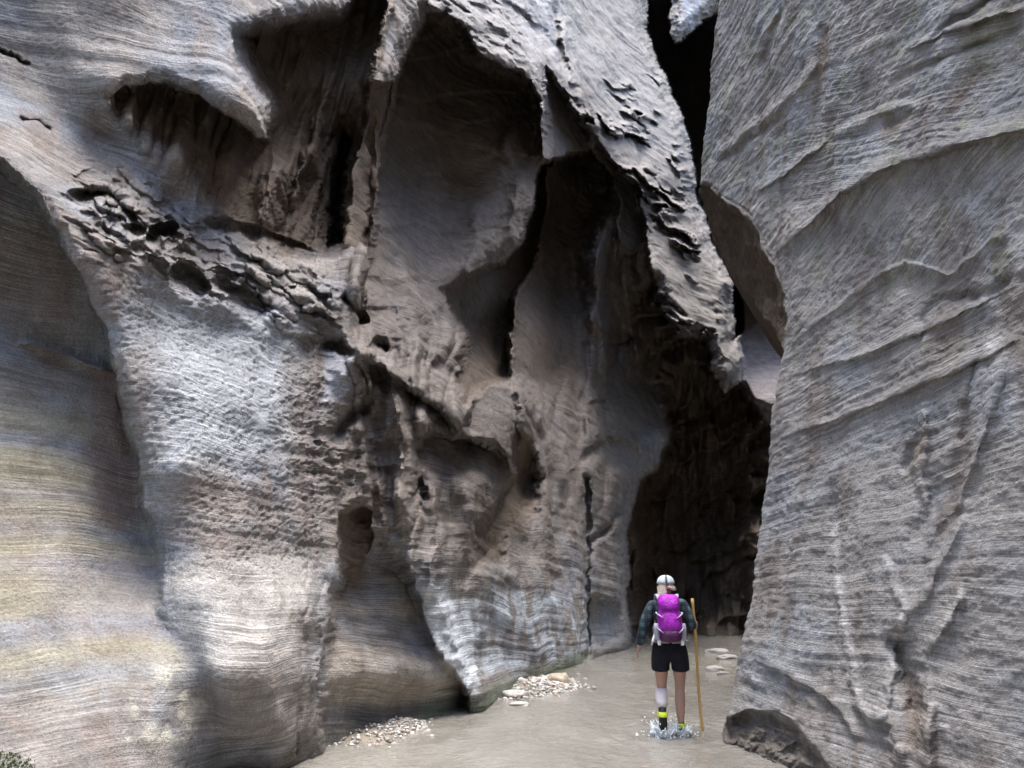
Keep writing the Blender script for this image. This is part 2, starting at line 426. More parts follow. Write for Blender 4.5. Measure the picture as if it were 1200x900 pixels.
region('foot_recess', [(392,690,10),(440,640,20),(470,660,14),(484,690,4),(500,740,3),(524,780,3),(548,812,3),(552,842,3),(552,900,4),(385,900,6),(376,850,6),(382,780,8)],
  [(410,690,-.12),(450,680,-.10),(480,700,.06),(410,740,.08),(470,740,.14),(500,755,.30),(400,790,.34),(460,785,.44),(520,790,.52),(410,812,.24),(460,802,.38),(530,806,.44),(420,825,.16),(470,820,.2),(535,822,.36),(400,840,.2),(460,850,.3),(540,850,.45),(400,900,.3),(540,900,.5)])
region('small_arch', [(668,552,2),(690,528,3),(710,514,3),(732,514,4),(752,530,5),(748,548,8),(716,545,10),(700,538,8)], [(680,545,-.12),(710,525,-.3),(740,540,-.4),(715,545,-.05)])
region('upper_small_arch', [(684,474,2),(696,458,3),(716,448,3),(742,438,4),(780,440,5),(782,500,10),(740,505,10),(706,470,4)], [(690,468,-.45),(720,460,-.6),(760,460,-1.0),(720,490,-.25),(760,500,-.7)])

DEEP = {'arch': .6, 'chute': .1, 'mid_hollow': 1.5, 'column_shadow': 1.4, 'side_hollow': 1.2, 'cave': .35, 'chute_crack': .5, 'upper_small_arch': 1.0, 'brown_niche': .1}

prof0 = lambda q: np.where(q < .8, q / .8, (1 - q) / .2)

def build_left():
    # columns by bearing, rows by rise
    a = np.concatenate([np.linspace(-2.6, -0.86, 40)[:-1], np.linspace(-0.86, 0.46, 940), np.linspace(0.46, 0.78, 14)[1:]])
    Yb = foot_dist(a)
    e_lo = -(EYE[2] + 0.45) / (Yb * 0.72)
    t = np.linspace(0, 1, 760)
    e_main = e_lo[None, :] + (1.02 - e_lo)[None, :] * t[:, None]
    A = np.broadcast_to(a, e_main.shape)
    E = e_main
    px, py = ae_to_pix(A, E)
    x = np.clip(px, -70, 1000).ravel(); y = np.clip(py, -70, 960).ravel()
    # wobble so traced edges are never ruled lines
    q = np.stack([x / 26.0, y / 26.0, np.zeros_like(x)], 1)
    wx = x + 3.2 * fbm(q, 4, 1.0, 0.65); wy = y + 3.2 * fbm(q, 4, 5.0, 0.65)
    D = RBF(L0)(x, y)
    global ROUND
    # drapery of upright flutes over the middle of the wall
    fl_m = sstep(380, 460, x) * (1 - sstep(740, 800, x)) * sstep(120, 260, y) * (1 - sstep(560, 660, y))
    xs_ = x + 18 * fbm(np.stack([x / 120., y / 120., x * 0], 1), 2, 90.)
    flute2 = fbm(np.stack([xs_ / 16., y / 110., x * 0 + 4.4], 1), 2, 96., .5)
    flute = fbm(np.stack([xs_ / 38., y / 190., x * 0], 1), 3, 91., .5)
    D = D + fl_m * ((.42 - .16 * sstep(380, 470, y)) * (np.abs(flute) * 2 - .4) + (.12 - .08 * sstep(360, 440, y)) * flute2) + (1 - fl_m) * .05 * flute * sstep(200, 420, x)
    masks = {}
    for name, poly, pts, w, rough, c in REG:
        ROUND = 16.0
        m = poly_mask(poly, wx, wy, w)
        ROUND = 0.0
        s = m > 0
        if s.any():
            Dr = RBF(pts, c)(x[s], y[s])
            if name in DEEP: Dr = Dr - DEEP[name] * np.logaddexp(0, -(Dr + .3) * 8) / 8
            D[s] = D[s] * (1 - m[s]) + Dr * m[s]
        masks[name] = m
    # fine traced features
    S = np.zeros_like(D)
    stroke(S, [(20,402),(60,412),(100,428),(136,440)], wx, wy, .10, 10, one_sided=-1)
    stroke(S, [(80,226),(110,224),(140,232),(160,258),(172,272)], wx, wy, -.22, 12, one_sided=1)
    stroke(S, [(168,285),(180,268),(200,262),(212,280)], wx, wy, -.28, 12, one_sided=1)
    stroke(S, [(200,318),(216,314),(240,330),(248,338)], wx, wy, -.24, 15, one_sided=1)
    stroke(S, [(254,322),(280,338),(304,352),(322,364)], wx, wy, -.24, 15, one_sided=1)
    stroke(S, [(230,262),(260,258),(300,268),(340,285),(385,300)], wx, wy, -.16, 12, one_sided=1)
    stroke(S, [(-20,52),(0,58),(18,64),(34,76)], wx, wy, -.10, 4, one_sided=1)
    stroke(S, [(20,138),(45,140),(62,152)], wx, wy, -.08, 4, one_sided=1)
    stroke(S, [(378,402),(395,406),(414,418)], wx, wy, -.25, 5)
    stroke(S, [(436,400),(455,410)], wx, wy, -.25, 6)
    stroke(S, [(420,418),(440,432),(470,450),(492,466),(515,484),(535,506),(548,514),(575,520),(600,545)], wx, wy, -.34, 14, one_sided=1)
    stroke(S, [(414,408),(440,420),(470,438),(500,458)], wx, wy, .10, 8)
    stroke(S, [(384,170),(382,330),(376,430),(366,560),(358,700),(352,780),(345,880)], wx, wy, -.025, 3, taper=False)
    stroke(S, [(410,580),(398,640),(385,690),(378,760),(368,860)], wx, wy, .10, 7)
    stroke(S, [(438,120),(434,230),(428,330),(422,405)], wx, wy, -.14, 3)
    stroke(S, [(634,60),(636,150),(631,200),(622,240),(608,282),(588,306)], wx, wy, .20, 7)
    stroke(S, [(556,350),(545,385),(536,425),(533,448)], wx, wy, .22, 6)
    stroke(S, [(604,335),(594,380),(592,425),(604,450),(612,480),(614,540)], wx, wy, .28, 6)
    stroke(S, [(688,560),(690,640),(688,700),(689,768)], wx, wy, -.30, 3, taper=False)
    stroke(S, [(735,590),(712,618),(690,640)], wx, wy, -.3, 4)
    stroke(S, [(400,345),(430,380)], wx, wy, -.2, 4)
    stroke(S, [(395,520),(412,488),(436,470)], wx, wy, -.22, 6)
    stroke(S, [(480,600),(490,565),(500,590)], wx, wy, -.16, 4)
    stroke(S, [(365,165),(350,205),(342,245)], wx, wy, .3, 4)
    stroke(S, [(508,640),(510,690),(528,740),(552,790),(562,820)], wx, wy, .08, 6)
    stroke(S, [(662,18),(664,60),(680,110),(700,150)], wx, wy, .3, 6)
    stroke(S, [(590,0),(640,45),(652,60)], wx, wy, -.3, 7)
    stroke(S, [(648,0),(652,40),(660,90)], wx, wy, -.3, 5)
    stroke(S, [(845,300),(852,330),(866,352)], wx, wy, .3, 5)
    for l, amp, w in (([(690,250),(700,330),(698,420),(690,560)], .22, 9), ([(735,300),(742,370),(748,440)], .2, 10), ([(590,570),(598,630),(600,690)], .14, 9),
                      ([(626,520),(636,600),(640,700)], .16, 10), ([(664,560),(656,640),(652,700)], -.14, 10), ([(470,560),(482,630),(480,690)], .12, 9), ([(522,610),(508,660),(505,700)], .12, 8),
                      ([(560,600),(550,650),(545,690)], -.16, 9), ([(470,300),(486,360),(500,420)], .12, 10), ([(600,200),(592,260),(580,320)], -.2, 9), ([(560,230),(556,290),(548,330)], .14, 10),
                      ([(660,300),(652,400),(648,520)], -.18, 12), ([(715,300),(722,380),(720,440)], -.16, 9), ([(500,180),(504,240),(510,300)], .12, 14), ([(330,180),(318,230),(305,270)], .16, 12), ([(385,80),(372,150),(362,210)], .2, 10)):
        stroke(S, l, wx, wy, amp, w)
    D = D + S
    # broken ribs and ledges in the back of the cave
    cvm = masks['cave']
    D = D + cvm * (.8 * np.abs(fbm(np.stack([x / 26., y / 95., x * 0], 1), 3, 92.)) + .35 * prof0((y / 46. + .02 * x + .9 * fbm(np.stack([x / 50., y / 40., x * 0], 1), 2, 93.)) % 1.0) - .4)
    # broken blocks on the ramp: bedding planes that drop down to the right
    rm = masks['ramp'] * sstep(600, 690, x + 0.25 * y)
    xr = x * 0.84 + y * 0.54; yr = -x * 0.54 + y * 0.84
    u = xr / 26.0; v = yr / 9.0
    f1 = fbm(np.stack([xr / 55., yr / 26., x * 0 + 3.3], 1), 3, 2.0, 0.55)
    cut = np.floor(xr / 40. + .8 * fbm(np.stack([xr / 40., yr / 14., x * 0], 1), 2, 17.)).astype(int)
    jit = _rng.rand(512)[cut % 512]
    saw = (yr / 25.0 + 1.2 * f1 + .6 * jit) % 1.0
    saw2 = (yr / 8.0 + 1.4 * fbm(np.stack([xr / 22., yr / 12., x * 0 + 5.], 1), 2, 6.)) % 1.0
    prof = lambda q: np.where(q < .8, q / .8, (1 - q) / .2)
    smooth_side = 1 - .85 * sstep(0, 26, x - (764 + .26 * (y - 100)))
    rm = rm * smooth_side
    gate = sstep(-0.1, 0.3, fbm(np.stack([xr / 70., yr / 34., x * 0], 1), 2, 7.0)) * sstep(70, 150, y + .15 * (x - 700))
    D = D + rm * (gate * ((0.45 + .45 * jit) * prof(saw) + 0.10 * prof(saw2) - .3) + .05 * fbm(np.stack([xr / 34., yr / 12., x * 0], 1), 3, 9.))
    bl = masks['ramp'] * (1 - sstep(600, 690, x + 0.25 * y))
    D = D + bl * 0.15 * fbm(np.stack([u, v, u * 0], 1), 3, 8.0)
    # broken ledge zone on the left
    lz = np.exp(-((y - (225 + 0.42 * (x - 60))) / 40) ** 2) * sstep(60, 130, x) * (1 - sstep(370, 410, x))
    xl = x * .90 + y * .43; yl = -x * .43 + y * .90
    fl = fbm(np.stack([xl / 60., yl / 30., x * 0 + 2.2], 1), 3, 11.0, 0.55)
    cut = np.floor(xl / 36. + .9 * fbm(np.stack([xl / 40., yl / 14., x * 0], 1), 2, 16.)).astype(int)
    jit = _rng.rand(512)[cut % 512]
    ch = masks['chute']
    D = D + ch * .30 * np.abs(fbm(np.stack([(x + .25 * y) / 34., y / 170., x * 0], 1), 3, 97., .5))
    D = D + .05 * masks['arch'] * prof0((y / 40. + .004 * x + .8 * fbm(np.stack([x / 150., y / 60., x * 0], 1), 3, 95.)) % 1.0)
    D = D + lz * ((.06 + .12 * jit) * prof((yl / 34. + .7 * fl + jit) % 1.0) + .04 * prof((yl / 10. + 1.2 * fl + 2 * jit) % 1.0) + .05 * fbm(np.stack([xl / 24., yl / 9., x * 0], 1), 3, 15.) - .10)
    # rubbly zone below the seam in the centre
    lc = np.exp(-(((x - 440) / 90) ** 2 + ((y - 520) / 110) ** 2))
    D = D + lc * 0.07 * fbm(np.stack([x / 24., y / 15., x * 0], 1), 4, 12.0, 0.6)
    cv = np.maximum(masks['cave'] * sstep(855, 890, x), 0)
    D = D + cv * 0.9 * fbm(np.stack([x / 30., y / 22., x * 0], 1), 3, 13.0)
    D = D + masks['cave'] * 0.35 * fbm(np.stack([x / 22., y / 70., x * 0], 1), 3, 14.0)

    shp = E.shape
    Y = Yb[None, :] - K_REL * D.reshape(shp)
    Y = np.maximum(Y, 2.0 + 0 * Y)
    P = np.stack([A * Y, Y, EYE[2] + E * Y], 2)
    P = np.where(np.isfinite(P), P, 0)
    # weathering in real space along the surface normal
    Nn = grid_normals(blur2(P, 1.5))
    tow = np.sum(Nn * (np.array(EYE) - P), axis=2)
    Nn *= np.sign(tow)[..., None]
    W = P.reshape(-1, 3).astype(np.float32)
    warp = fbm(W * 0.45, 2, 20.0)
    bed = W[:, 2] + 0.07 * (W[:, 1] - 8) + 0.16 * warp
    fine = fbm(W * np.array([1.2, 1.2, 1.2]), 3, 21.0)
    strata = noise1(bed * 7.0, 1.0) * 0.6 + noise1(bed * 17.0, 2.0) * 0.35
    patch = sstep(-0.25, 0.4, fbm(W * 0.6, 2, 23.0))
    flutes = fbm(W * np.array([1.8, 1.8, 0.4]), 2, 24.0)
    pits = fbm(W * np.array([15., 15., 26.]), 3, 25.0, 0.6)
    pits = np.minimum(pits, 0.15)
    dist = np.sqrt((W ** 2).sum(1))
    sc = np.clip(dist / 9.0, 0.7, 1.6)
    main = ((x > 120) & (x < 380) & (y > 200)).astype(float)
    lp = masks['left_panel']
    flutes = flutes * (1 - .8 * sstep(620, 690, y) * sstep(480, 520, x))
    disp = 0.05 * fine + (0.010 + 0.020 * patch) * strata * sc + 0.03 * flutes + (0.008 + 0.015 * main * (1 - lp) * (1 - sstep(640, 700, y))) * pits * sc
    disp *= np.where(lp > 0.5, 0.75, 1.0)
    P = P + Nn * disp.reshape(shp)[..., None]
    P[:, :, 2] = np.where(P[:, :, 2] < -0.6, -0.6, P[:, :, 2])

    # ---- stains and rock colours (own colour, with light and shade painted in at places)
    tone = noise1(bed * 5.0, 30.0) * 0.5 + noise1(bed * 13.0, 31.0) * 0.4
    C = np.array([.228, .213, .202])[None, :] * (1 + 0.22 * tone + 0.18 * fbm(W * 1.5, 3, 32.0))[:, None]
    def tint(mask, rgb, amt=1.0, keep=0.5):
        mm = np.clip(mask * amt, 0, 1)[:, None]
        v = (C.mean(1) / 0.207)[:, None] * keep + (1 - keep)
        C[:] = C * (1 - mm) + np.array(rgb)[None, :] * v * mm
    blot = sstep(-0.1, 0.45, fbm(W * 0.9, 3, 33.0))
    drip = sstep(0.05, 0.5, fbm(W * np.array([3.5, 3.5, 0.25]), 3, 34.0))
    tint(blot, (.215, .235, .27), 0.7)                                   # grey-blue varnish
    tint(drip, (.19, .155, .14), 0.55)                                  # dark streaks
    olive = lp * sstep(360, 520, y) * (1 - sstep(760, 840, y))
    tint(olive * sstep(-.5, .3, noise1(bed * 4.0, 35.0)), (.29, .265, .185), 0.7)
    tint(poly_mask([(108,432,6),(140,440,5),(150,500,4),(162,560,4),(166,600,5),(140,620,8),(112,600,6),(104,520,5)], wx, wy, 5), (.20, .155, .14), 0.75)
    tint(poly_mask([(40,640,20),(180,650,20),(200,740,16),(60,735,20)], wx, wy, 16), (.25, .235, .25), 0.5)
    tint(poly_mask([(190,540,30),(350,540,30),(350,640,20),(200,640,20)], wx, wy, 26) * sstep(-.3, .3, noise1(bed * 4.5, 99.)), (.20, .172, .16), .7)
    tint(poly_mask([(380,420,20),(470,430,30),(500,600,40),(400,640,20)], wx, wy, 24), (.25, .215, .185), .5)
    pale = poly_mask([(195,660,16),(360,640,16),(352,760,16),(250,785,14),(215,760,12)], wx, wy, 14)
    tint(pale, (.35, .34, .32), 0.7)
    tint(poly_mask([(180,780,8),(215,780,5),(240,830,8),(225,870,10),(140,880,12),(150,830,10)], wx, wy, 8) * sstep(-.2, .3, fbm(W * 4.0, 3, 36.0)), (.42, .41, .36), 0.8)
    blue = poly_mask([(520,700,10),(600,690,12),(690,700,8),(690,770,5),(560,790,8),(540,760,8)], wx, wy, 10)
    tint(blue * sstep(-.35, .25, fbm(W * 2.0, 3, 37.0)), (.40, .44, .49), 0.85)
    tint(poly_mask([(496,690,8),(520,680,8),(560,790,6),(556,815,6),(530,790,6),(505,740,6)], wx, wy, 7), (.50, .535, .575), 0.9)
    tint(poly_mask([(392,690,10),(470,665,10),(500,740,8),(548,812,6),(545,835,6),(385,835,10)], wx, wy, 8) * sstep(-.3, .3, noise1(bed * 5.0, 98.)), (.37, .33, .28), .8)
    tint(poly_mask([(500,690,8),(480,680,10),(430,660,10),(400,720,12),(420,780,14),(520,790,8)], wx, wy, 10) * sstep(-.1, .3, noise1(bed * 6.0, 38.)), (.25, .25, .26), 0.6)
    tint(poly_mask([(362,440,5),(378,440,4),(376,540,5),(362,640,5),(352,640,5),(356,520,6)], wx, wy, 5), (.165, .14, .138), 0.6)
    tint(poly_mask([(382,405,4),(415,420,4),(412,460,6),(382,470,5)], wx, wy, 5), (.36, .40, .48), 0.8)
    tint(poly_mask([(170,330,30),(340,370,30),(340,520,30),(190,560,30)], wx, wy, 30), (.31, .335, .37), 0.8)  # blue-grey salt, paled further to paint in the sky light on this panel
    # brown rock unwashed by rain under the brows, hollow shade painted into it
    prot_shade = np.clip(masks['chute'] + masks['rib_low'] + masks['mid_hollow'] + masks['brown_niche'] + masks['side_hollow'] + 0.8 * masks['arch'] * (1 - sstep(140, 300, y)) + masks['chute_crack'] + masks['cave'] * .9 + masks['column_shadow'] * .7, 0, 1)
    cen_shade = poly_mask([(400,60,40),(760,60,40),(790,420,40),(740,640,50),(560,650,60),(400,600,50),(390,300,40)], wx, wy, 40)
    tint(cen_shade * (1 - masks['ramp']), (.142, .12, .104), 0.8)           # desert varnish plus the mid-wall shade painted into the colour
    tint(prot_shade, (.135, .10, .072), 0.9)
    tint(masks['cave'], (.20, .155, .12), .9)
    tint(masks['panel'], (.145, .128, .125), .85)
    tint(masks['cleft'], (.085, .066, .052), .9)  # shade of the deep slot painted into its rock colour
    tint(masks['ramp'] * (1 - .6 * masks['hanging_lump']), (.215, .205, .198), .8)
    tint(masks['ramp'] * sstep(630, 680, wx), (.135, .122, .110), .85)
    rim = sstep(0.32, 0.08, W[:, 2] + 0.12 * fbm(W * 2.0, 2, 39.0))
    tint(rim, (.10, .095, .08), 0.75)                                    # silt line just above the water
    tint(sstep(0.30, 0.05, W[:, 2]) * ((x > 490) & (x < 690)), (.16, .19, .14), 0.8)
    C = np.clip(C, 0.02, 0.8)

    global WALL_P
    WALL_P = P[::2, ::2].reshape(-1, 3).copy()
    # ---- the wall goes on above the picture and out behind its rim
    ext = []
    exC = []
    top = P[-1]; topC = C.reshape(shp + (3,))[-1]
    Yt = top[:, 1]
    hz = np.maximum(22.0, top[:, 2] + 1.5)
    for k, f in enumerate((0.08, 0.25, 0.5, 0.75, 1.0)):
        R = top.copy(); R[:, 2] = top[:, 2] + (hz - top[:, 2]) * f
        back = 1 + 0.06 * f
        R[:, 0] *= back; R[:, 1] *= back
        ext.append(R); exC.append(topC)
    R = ext[-1].copy(); R[:, 0] -= 14; R[:, 1] += 8; R[:, 2] += 1.0
    ext.append(R); exC.append(topC)
    P = np.concatenate([P, np.stack(ext)], 0)
    C = np.concatenate([C.reshape(shp + (3,)), np.stack(exC)], 0)
    nr, nc = P.shape[:2]
    bd = np.concatenate([bed.reshape(shp), np.repeat(bed.reshape(shp)[-1:], len(ext), 0) + np.arange(1, len(ext) + 1)[:, None] * 2.0], 0)
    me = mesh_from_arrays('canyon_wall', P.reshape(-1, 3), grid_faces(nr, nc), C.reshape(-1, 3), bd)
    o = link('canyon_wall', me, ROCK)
    tag(o, kind='structure')
    return o
build_left()
# ------------------------------------------------------------------ the right wall: flat, finely bedded, with an overhanging arris
SIL = [(846,-300),(844,-60),(842,0),(836,60),(829,130),(822,190),(819,230),(833,275),(860,330),(882,350),(908,386),(918,410),(915,430),(905,500),(893,600),(880,700),(861,790),(846,870),(842,890),(838,980),(830,1200)]

def right_dist(a, e):
    Y = np.full(np.broadcast(a, e).shape, 7.0)
    for _ in range(30):
        z = EYE[2] + e * Y
        zc = np.maximum(z, -0.6)
        lean = 0.98 * (1 - np.exp(-zc / 2.3)) + 0.05 * zc
        Yn = (2.18 + 0.17 * 8.1 + lean) / (a + 0.17)
        Y = 0.5 * Y + 0.5 * np.clip(Yn, 0.8, 30)
    return Y

def build_right():
    nr = 860
    e_sil = np.array([pix_to_ae(*p)[1] for p in SIL]); a_sil = np.array([pix_to_ae(*p)[0] for p in SIL])
    o = np.argsort(e_sil); e_sil, a_sil = e_sil[o], a_sil[o]
    # rows by rise; the arris wanders a little
    e = np.concatenate([np.linspace(-0.42, -0.26, 20)[:-1], np.linspace(-0.26, 1.03, nr)])
    nr = len(e)
    a0 = np.interp(e, e_sil, a_sil)
    _, pyr = ae_to_pix(a0, e)
    a0 = a0 + 0.0016 * fbm(np.stack([pyr / 14., pyr * 0, pyr * 0], 1), 3, 40.0, .6)
    u = np.concatenate([np.linspace(0, 0.52, 500), np.linspace(0.52, 2.4, 70)[1:]])
    A = a0[:, None] + u[None, :] ** 1.0 * 1.0
    E = np.broadcast_to(e[:, None], A.shape)
    Y = right_dist(A, E)
    px, py = ae_to_pix(A, E)
    x = np.clip(px, 700, 1300).ravel(); y = np.clip(py, -60, 960).ravel()
    q = np.stack([x / 26., y / 26., 0 * x], 1)
    wx = x + 2.5 * fbm(q, 3, 41., .6); wy = y + 2.5 * fbm(q, 3, 42., .6)
    D = np.zeros(len(x))
    # underside of the overhang: turns away from the lit face
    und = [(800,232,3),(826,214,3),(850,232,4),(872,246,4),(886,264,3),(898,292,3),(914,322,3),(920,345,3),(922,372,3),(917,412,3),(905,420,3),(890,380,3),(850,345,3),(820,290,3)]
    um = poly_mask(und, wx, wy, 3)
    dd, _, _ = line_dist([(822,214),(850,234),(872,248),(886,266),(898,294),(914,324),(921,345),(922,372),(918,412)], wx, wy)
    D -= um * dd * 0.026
    # foot worn under
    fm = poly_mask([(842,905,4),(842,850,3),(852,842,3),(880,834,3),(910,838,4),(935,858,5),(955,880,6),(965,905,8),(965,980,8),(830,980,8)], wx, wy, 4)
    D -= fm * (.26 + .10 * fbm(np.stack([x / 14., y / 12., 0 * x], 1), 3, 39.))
    # broad shapes
    D += 0.10 * fbm(np.stack([x / 160., y / 160., 0 * x], 1), 2, 43.)
    S = np.zeros_like(D)
    # crossing bedding surfaces
    st = lambda l, amp, w, os=0: stroke(S, l, wx, wy, amp * 1.35, w, one_sided=os)
    st([(905,300),(940,268),(985,225),(1040,196),(1110,172),(1200,152),(1300,140)], .09, 16, -1)
    st([(918,296),(960,250),(1010,208),(1045,192)], .06, 8)
    st([(836,186),(870,158),(905,130),(945,92),(960,70)], .06, 5)
    st([(840,192),(880,165),(920,135)], -.05, 4)
    st([(890,226),(930,196),(970,164)], .06, 6, -1)
    st([(975,160),(1040,128),(1070,118)], .05, 6)
    st([(922,0),(905,40),(890,86)], -.08, 4)
    st([(1085,52),(1120,24),(1160,2),(1200,-20)], -.06, 5)
    st([(1060,60),(1120,34),(1200,8)], .05, 6, -1)
    st([(1040,100),(1110,68),(1200,30)], -.05, 5)
    st([(965,28),(968,50),(960,100),(945,150)], -.05, 7)
    st([(1033,150),(1060,120),(1090,85)], -.04, 9)
    st([(1034,150),(1055,140),(1075,130)], -.05, 7)
    st([(925,400),(980,360),(1020,325),(1060,305),(1110,320),(1200,250)], .05, 8, 1)
    st([(910,515),(985,490),(1070,455),(1130,430),(1200,395)], .05, 7, -1)
    st([(925,440),(1000,420),(1090,385),(1200,330)], .04, 7, -1)
    st([(1200,320),(1160,345),(1100,352),(1085,372),(1080,420)], -.05, 7)
    st([(1082,470),(1085,500),(1078,560),(1095,620)], .06, 5)
    st([(1080,505),(1068,530),(1060,555)], -.05, 6)
    st([(1185,400),(1160,480),(1140,540),(1120,590),(1080,640)], .05, 6)
    st([(1150,410),(1135,470),(1125,540)], -.04, 6)
    st([(1105,560),(1090,600),(1065,645)], -.05, 10)
    st([(976,610),(978,660),(985,720),(998,780),(1005,825),(1022,846),(1034,838),(1046,790),(1052,735)], .045, 5)
    st([(1038,652),(1052,692),(1060,715),(1054,735)], .05, 5)
    st([(975,560),(978,620),(974,650)], -.07, 6)
    st([(1062,720),(1082,700),(1110,640),(1130,600)], .06, 7)
    st([(1052,735),(1058,770),(1070,810),(1078,850)], -.16, 14)
    st([(1078,790),(1088,830),(1086,880),(1092,910)], .12, 8)
    st([(1010,830),(1045,850),(1060,900)], .06, 8)
    st([(1128,690),(1110,730),(1085,765)], .05, 6)
    st([(882,770),(940,800),(985,830),(1000,870)], .06, 10, -1)
    D += S
    Y = Y - D.reshape(Y.shape)
    P = np.stack([A * Y, Y, EYE[2] + E * Y], 2)
    Nn = grid_normals(blur2(P, 1.2))
    tow = np.sum(Nn * (np.array(EYE) - P), axis=2); Nn *= np.sign(tow)[..., None]
    W = P.reshape(-1, 3).astype(np.float32)
    warp = fbm(W * 0.7, 3, 44.)
    # beds: level low down, cross-bedded sets higher up
    b0 = W[:, 2] + 0.09 * (W[:, 1] - 6) * sstep(1, 3, W[:, 2]) + 0.05 * warp
    b1 = W[:, 2] + 0.42 * (W[:, 1] - 6) + 0.06 * warp
    b2 = W[:, 2] - 0.50 * (W[:, 1] - 6) + 0.07 * warp
    lin = lambda b, f, s: (noise1(b * f, s) + 0.7 * noise1(b * f * 2.1, s + 1) + 0.5 * noise1(b * f * 4.4, s + 2))
    up1 = poly_mask([(940,290,20),(1040,200,12),(1200,152,10),(1400,130,10),(1400,330,20),(1180,330,30),(1060,310,20),(1000,330,20)], wx, wy, 14)
    up2 = poly_mask([(880,250,10),(930,275,8),(1010,210,10),(1000,330,20),(930,400,15),(900,420,12)], wx, wy, 12)
    up3 = poly_mask([(930,100,20),(1000,-60,20),(1400,-60,20),(1400,140,10),(1200,150,8),(1040,196,8),(960,240,12),(900,260,12)], wx, wy, 16)
    s0 = lin(b0, 9.0, 50.); s1 = lin(b1, 9.0, 53.); s2 = lin(b2, 9.0, 56.)
    bedc = np.where(up3 > .5, b2, b0); bedc = np.where(up1 > .5, b1, bedc); bedc = np.where(up2 > .5, b1, bedc)
    st_ = s0
    st_ = st_ * (1 - up3) + s2 * up3
    st_ = st_ * (1 - up1) + s1 * up1
    st_ = st_ * (1 - up2) + s1 * up2
    patch = 0.55 + 0.45 * sstep(-.4, .4, fbm(W * 0.9, 2, 45.))
    rough = fbm(W * np.array([7., 7., 12.]), 3, 46., .6)
    disp = 0.010 * st_ * patch + 0.012 * rough + 0.03 * fbm(W * 1.6, 2, 47.)
    disp = np.where(um > .5, .06 * fbm(W * np.array([3., 3., 1.5]), 4, 38.), disp)
    P = P + Nn * disp.reshape(Y.shape)[..., None]
    # colour
    C = np.array([.235, .224, .215])[None, :] * (1 + 0.26 * st_ * .6 + .15 * fbm(W * 2.0, 3, 48.))[:, None]
    def tint(mask, rgb, amt=1.0, keep=0.5):
        mm = np.clip(mask * amt, 0, 1)[:, None]
        v = (C.mean(1) / 0.212)[:, None] * keep + (1 - keep)
        C[:] = C * (1 - mm) + np.array(rgb)[None, :] * v * mm
    tint(sstep(-.1, .45, fbm(W * np.array([.8, .8, 1.2]), 3, 49.)), (.228, .238, .25), .75)
    tint(sstep(.1, .5, fbm(W * np.array([2.5, 2.5, .6]), 3, 50.)), (.14, .115, .10), .6)
    tint(sstep(.15, .5, fbm(W * np.array([4., 4., 2.]), 3, 51.)) * sstep(500, 300, y), (.18, .19, .13), .45)
    tint(um, (.062, .042, .026), .95)  # brown underside, darkened with the overhang's shade painted into the colour
    pl = np.zeros_like(D)
    for l, w in (([(976,610),(978,660),(985,720),(998,780),(1005,825),(1022,846),(1034,838),(1046,790),(1052,735)], 6), ([(1038,652),(1052,692),(1060,715),(1054,735)], 5), ([(1155,345),(1165,370),(1160,400),(1172,415)], 9), ([(1128,690),(1110,730),(1090,765)], 5)):
        sel = near(l, wx, wy, 3 * w)
        d, _, t = line_dist(l, wx[sel], wy[sel]); pl[sel] = np.maximum(pl[sel], np.exp(-(d / w) ** 2))
    tint(pl * sstep(-.35, .3, fbm(W * 6., 3, 52.)), (.42, .41, .395), .75)
    for pg in ([(961,40,4),(976,30,4),(974,70,4),(962,110,5),(952,150,6),(948,140,5),(956,90,4)], [(1050,730,5),(1066,780,5),(1088,830,5),(1086,880,6),(1062,880,6),(1060,820,6)], [(1072,520,5),(1085,500,4),(1082,530,4),(1066,560,5)], [(1100,140,6),(1130,90,6),(1150,80,6),(1120,130,6)], [(1030,150,5),(1070,130,5),(1075,140,5),(1035,165,5)]):
        tint(poly_mask(pg, wx, wy, 5), (.17, .135, .105), .75)
    tint(fm, (.125, .112, .098), .85)
    tint(sstep(.32, .06, W[:, 2] + .1 * fbm(W * 2., 2, 55.)), (.10, .092, .08), .7)
    tint(sstep(0.8, .1, W[:, 2] + .2 * fbm(W * 1.5, 2, 54.)), (.24, .205, .175), .5)
    C = np.clip(C, .02, .8).reshape(Y.shape + (3,))
    # the face turns the corner and runs on out of sight
    bd = bedc.reshape(Y.shape)
    side = []; sc_ = []
    for dx, dy in ((34.0, 14.0), (9.0, 11.0), (4.6, 8.0), (2.0, 3.8), (.5, .95), (.07, .15)):
        R = P[:, 0].copy(); R[:, 0] += dx; R[:, 1] += dy
        side.append(R); sc_.append(C[:, 0])
    P = np.concatenate([np.stack(side, 1), P], 1); C = np.concatenate([np.stack(sc_, 1), C], 1)
    # wall above the picture
    ext = []; top = P[-1]
    hz = np.maximum(18., top[:, 2] + .5)
    for f in (.1, .4, .7, 1.):
        R = top.copy(); R[:, 2] += (hz - top[:, 2]) * f; R[:, 0] += .15 * f; ext.append(R)
    R = ext[-1].copy(); R[:, 0] += 14; R[:, 2] += 1.5; ext.append(R)
    P = np.concatenate([P, np.stack(ext)], 0); C = np.concatenate([C, np.stack([C[-1]] * len(ext))], 0)
    P[:, :, 2] = np.maximum(P[:, :, 2], -.6)
    bd = np.concatenate([np.repeat(bd[:, :1], 6, 1), bd], 1); bd = np.concatenate([bd, np.repeat(bd[-1:], len(ext), 0) + np.arange(1, len(ext) + 1)[:, None] * 2.], 0)
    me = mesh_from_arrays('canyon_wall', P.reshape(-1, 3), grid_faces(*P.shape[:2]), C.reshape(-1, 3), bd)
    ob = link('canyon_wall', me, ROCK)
    tag(ob, kind='structure')
